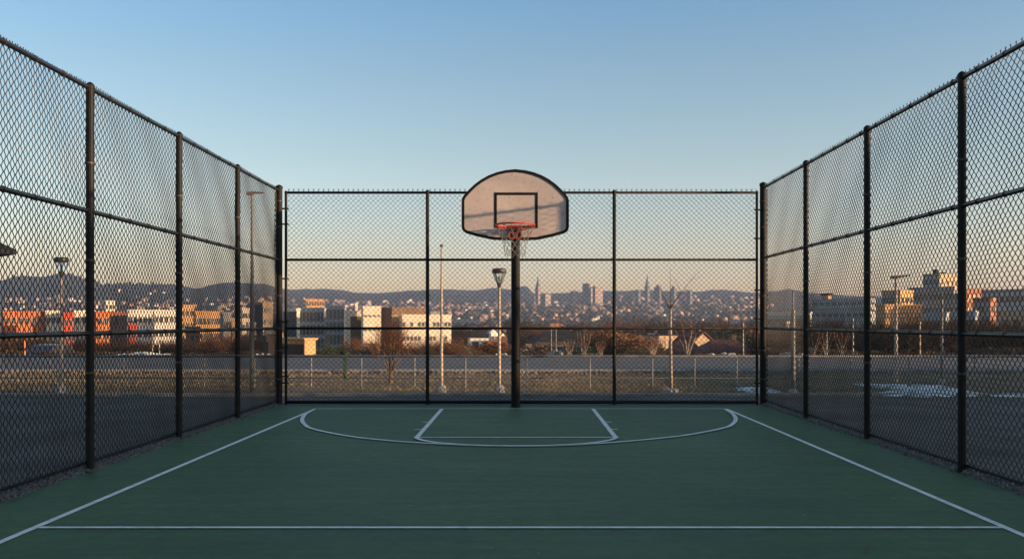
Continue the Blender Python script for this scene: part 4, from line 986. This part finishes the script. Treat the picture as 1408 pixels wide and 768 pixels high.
# shelter whose eave pokes in at the left edge
D = 13.5; tip = at(22, 343, D)
t = thing('picnic_shelter', 'dark hipped shelter roof whose eave pokes in at the left edge', 'shelter', (tip.x-2.26, D, 0), rad(45))
b = MB(); e = tip.z; b.v = [(-1.6,-1.6,e), (1.6,-1.6,e), (1.6,1.6,e), (-1.6,1.6,e), (-1.6,-1.6,e-.07), (1.6,-1.6,e-.07), (1.6,1.6,e-.07), (-1.6,1.6,e-.07), (0,0,e+1.0)]
b.f = [(0,1,8), (1,2,8), (2,3,8), (3,0,8), (4,5,1,0), (5,6,2,1), (6,7,3,2), (7,4,0,3), (7,6,5,4)]; b.build('roof', m_roof, t)
for sx in (-1, 1):
    for sy in (-1, 1): b = MB(); b.box(sx*1.1-.05, sx*1.1+.05, sy*1.1-.05, sy*1.1+.05, 0, e-.07); b.build('post', m_bark, t)

# fallen leaves on the court
m_fl = mat('dry_leaf', (.10,.05,.025), .8, scale=30, col2=(.22,.10,.05))
def leaf(px, py, s, label, seed):
    rn = random.Random(seed); p = gp(px, py, .02); b = MB(); P = [(-1,0,0),(-.5,.45,.12),(.1,.5,.2),(.6,.3,.1),(1,0,.25),(.6,-.35,.15),(.1,-.5,.05),(-.5,-.4,.1)]
    b.v = [(x*s, y*s, z*s) for x, y, z in P]+[(0,0,.02*s)]; b.f = [(i, (i+1) % 8, 8) for i in range(8)]
    o = b.build('fallen_leaf', m_fl, loc=(p.x, p.y, .026)); o.rotation_euler = (0, 0, rn.uniform(0, 6)); tag(o, label, 'leaf')
leaf(1192, 756, .032, 'dry leaf lying on the green paint at the bottom right', 1)
leaf(123, 648, .06, 'reddish leaf at the foot of the nearest left post', 2)
leaf(282, 602, .05, 'dark leaf on the court edge between the left posts', 3)
leaf(1155, 585, .05, 'dry leaf under the right fence near the second post', 4)
leaf(20, 686, .05, 'dry leaf in the gravel at the left picture edge', 5)
leaf(348, 573, .06, 'brown leaf by the third left post', 6)

# ------------------------------------------------------------------ out-of-frame blocks added at right to shade court and grass
def caster(label, x0, x1, y0, y1, H):
    t = thing('shade_block', label, 'building', (x0, y0, 0)); b = MB(); b.box(0, x1-x0, 0, y1-y0, 0, H); b.build('wall', wall('rust'), t)  # body of an unseen block added for its shade
    b = MB(); b.box(-.3, x1-x0+.3, -.3, y1-y0+.3, H, H+.35); b.build('roof', m_roof, t)  # top slab of the added shade block
SH = math.tan(SUN_EL)/math.cos(SUN_AZ)      # drop of the shadow edge per metre of x
caster('long unseen block added to shade the court', 55, 65, -45, -5.35, 2.75+55*SH)
caster('low unseen block added to shade the far right court corner', 50, 62, -1.2, 1.6, .85+44*SH)
caster('lowest unseen block added to shade the grass at right', 50, 62, 1.7, 14, .7+39*SH)

# ------------------------------------------------------------------ haze
b = MB(); b.box(-4300, 4300, -90, 4400, -15, 260)
hz = bpy.data.materials.new('evening_haze'); hz.use_nodes = True; hn = hz.node_tree.nodes; hn.remove(hn['Principled BSDF'])
pv = hn.new('ShaderNodeVolumePrincipled'); pv.inputs['Color'].default_value = (.50, .68, 1.0, 1); pv.inputs['Density'].default_value = 0.00013; pv.inputs['Anisotropy'].default_value = 0.0
hz.node_tree.links.new(pv.outputs[0], hn['Material Output'].inputs['Volume'])
struct(b.build('haze', hz), 'stuff')

# ------------------------------------------------------------------ light, sky, camera
wd = bpy.data.worlds.new('World'); S.world = wd; wd.use_nodes = True; N = wd.node_tree.nodes; L = wd.node_tree.links
sky = N.new('ShaderNodeTexSky'); sky.sky_type = 'NISHITA'; sky.sun_disc = False; sky.sun_elevation = SUN_EL; sky.sun_rotation = rad(90)+SUN_AZ
sky.air_density = 1.0; sky.dust_density = 1.2; sky.ozone_density = 1.6; sky.altitude = 50
tcw = N.new('ShaderNodeTexCoord'); sp = N.new('ShaderNodeSeparateXYZ'); L.new(tcw.outputs['Generated'], sp.inputs[0])
rp = N.new('ShaderNodeValToRGB'); e = rp.color_ramp.elements
e[0].position = 0.0; e[0].color = (1.62, 1.20, 1.12, 1); e[1].position = .6; e[1].color = (1.0*.84, 1.0*.97, 1.0*1.02, 1)
for ps, c in ((.045, (1.52, 1.19, 1.20)), (.10, (1.24, 1.11, 1.17)), (.17, (1.06, 1.02, 1.02)), (.254, (.90, .98, 1.03)), (.322, (.73, .96, 1.12))):
    x = e.new(ps); x.color = (*[1.0*k for k in c], 1)
L.new(sp.outputs['Z'], rp.inputs['Fac'])
mxw = N.new('ShaderNodeMix'); mxw.data_type = 'RGBA'; mxw.blend_type = 'MULTIPLY'; mxw.inputs['Factor'].default_value = 1
L.new(sky.outputs[0], mxw.inputs['A']); L.new(rp.outputs['Color'], mxw.inputs['B'])
L.new(mxw.outputs['Result'], N['Background'].inputs['Color']); N['Background'].inputs['Strength'].default_value = 0.15
sl = bpy.data.lights.new('sun', 'SUN'); sl.energy = 5.0; sl.angle = rad(.5); sl.color = (1.0, .66, .40)
so = bpy.data.objects.new('sun', sl); COL.objects.link(so); so.rotation_euler = (-SUN).to_track_quat('-Z', 'Y').to_euler(); so.location = (30, -10, 30)
cam = bpy.data.cameras.new('camera'); co = bpy.data.objects.new('camera', cam); COL.objects.link(co); co.location = (0, 0, EYE); co.rotation_euler = (rad(90), 0, 0)
cam.sensor_width = 36; cam.lens = 36*F/1408; cam.shift_x = -(CX-704)/1408; cam.shift_y = (CY-384)/1408; cam.clip_start = .05; cam.clip_end = 12000
S.camera = co
S.view_settings.view_transform = 'Standard'; S.view_settings.look = 'None'; S.view_settings.exposure = 0.85; S.view_settings.gamma = 1
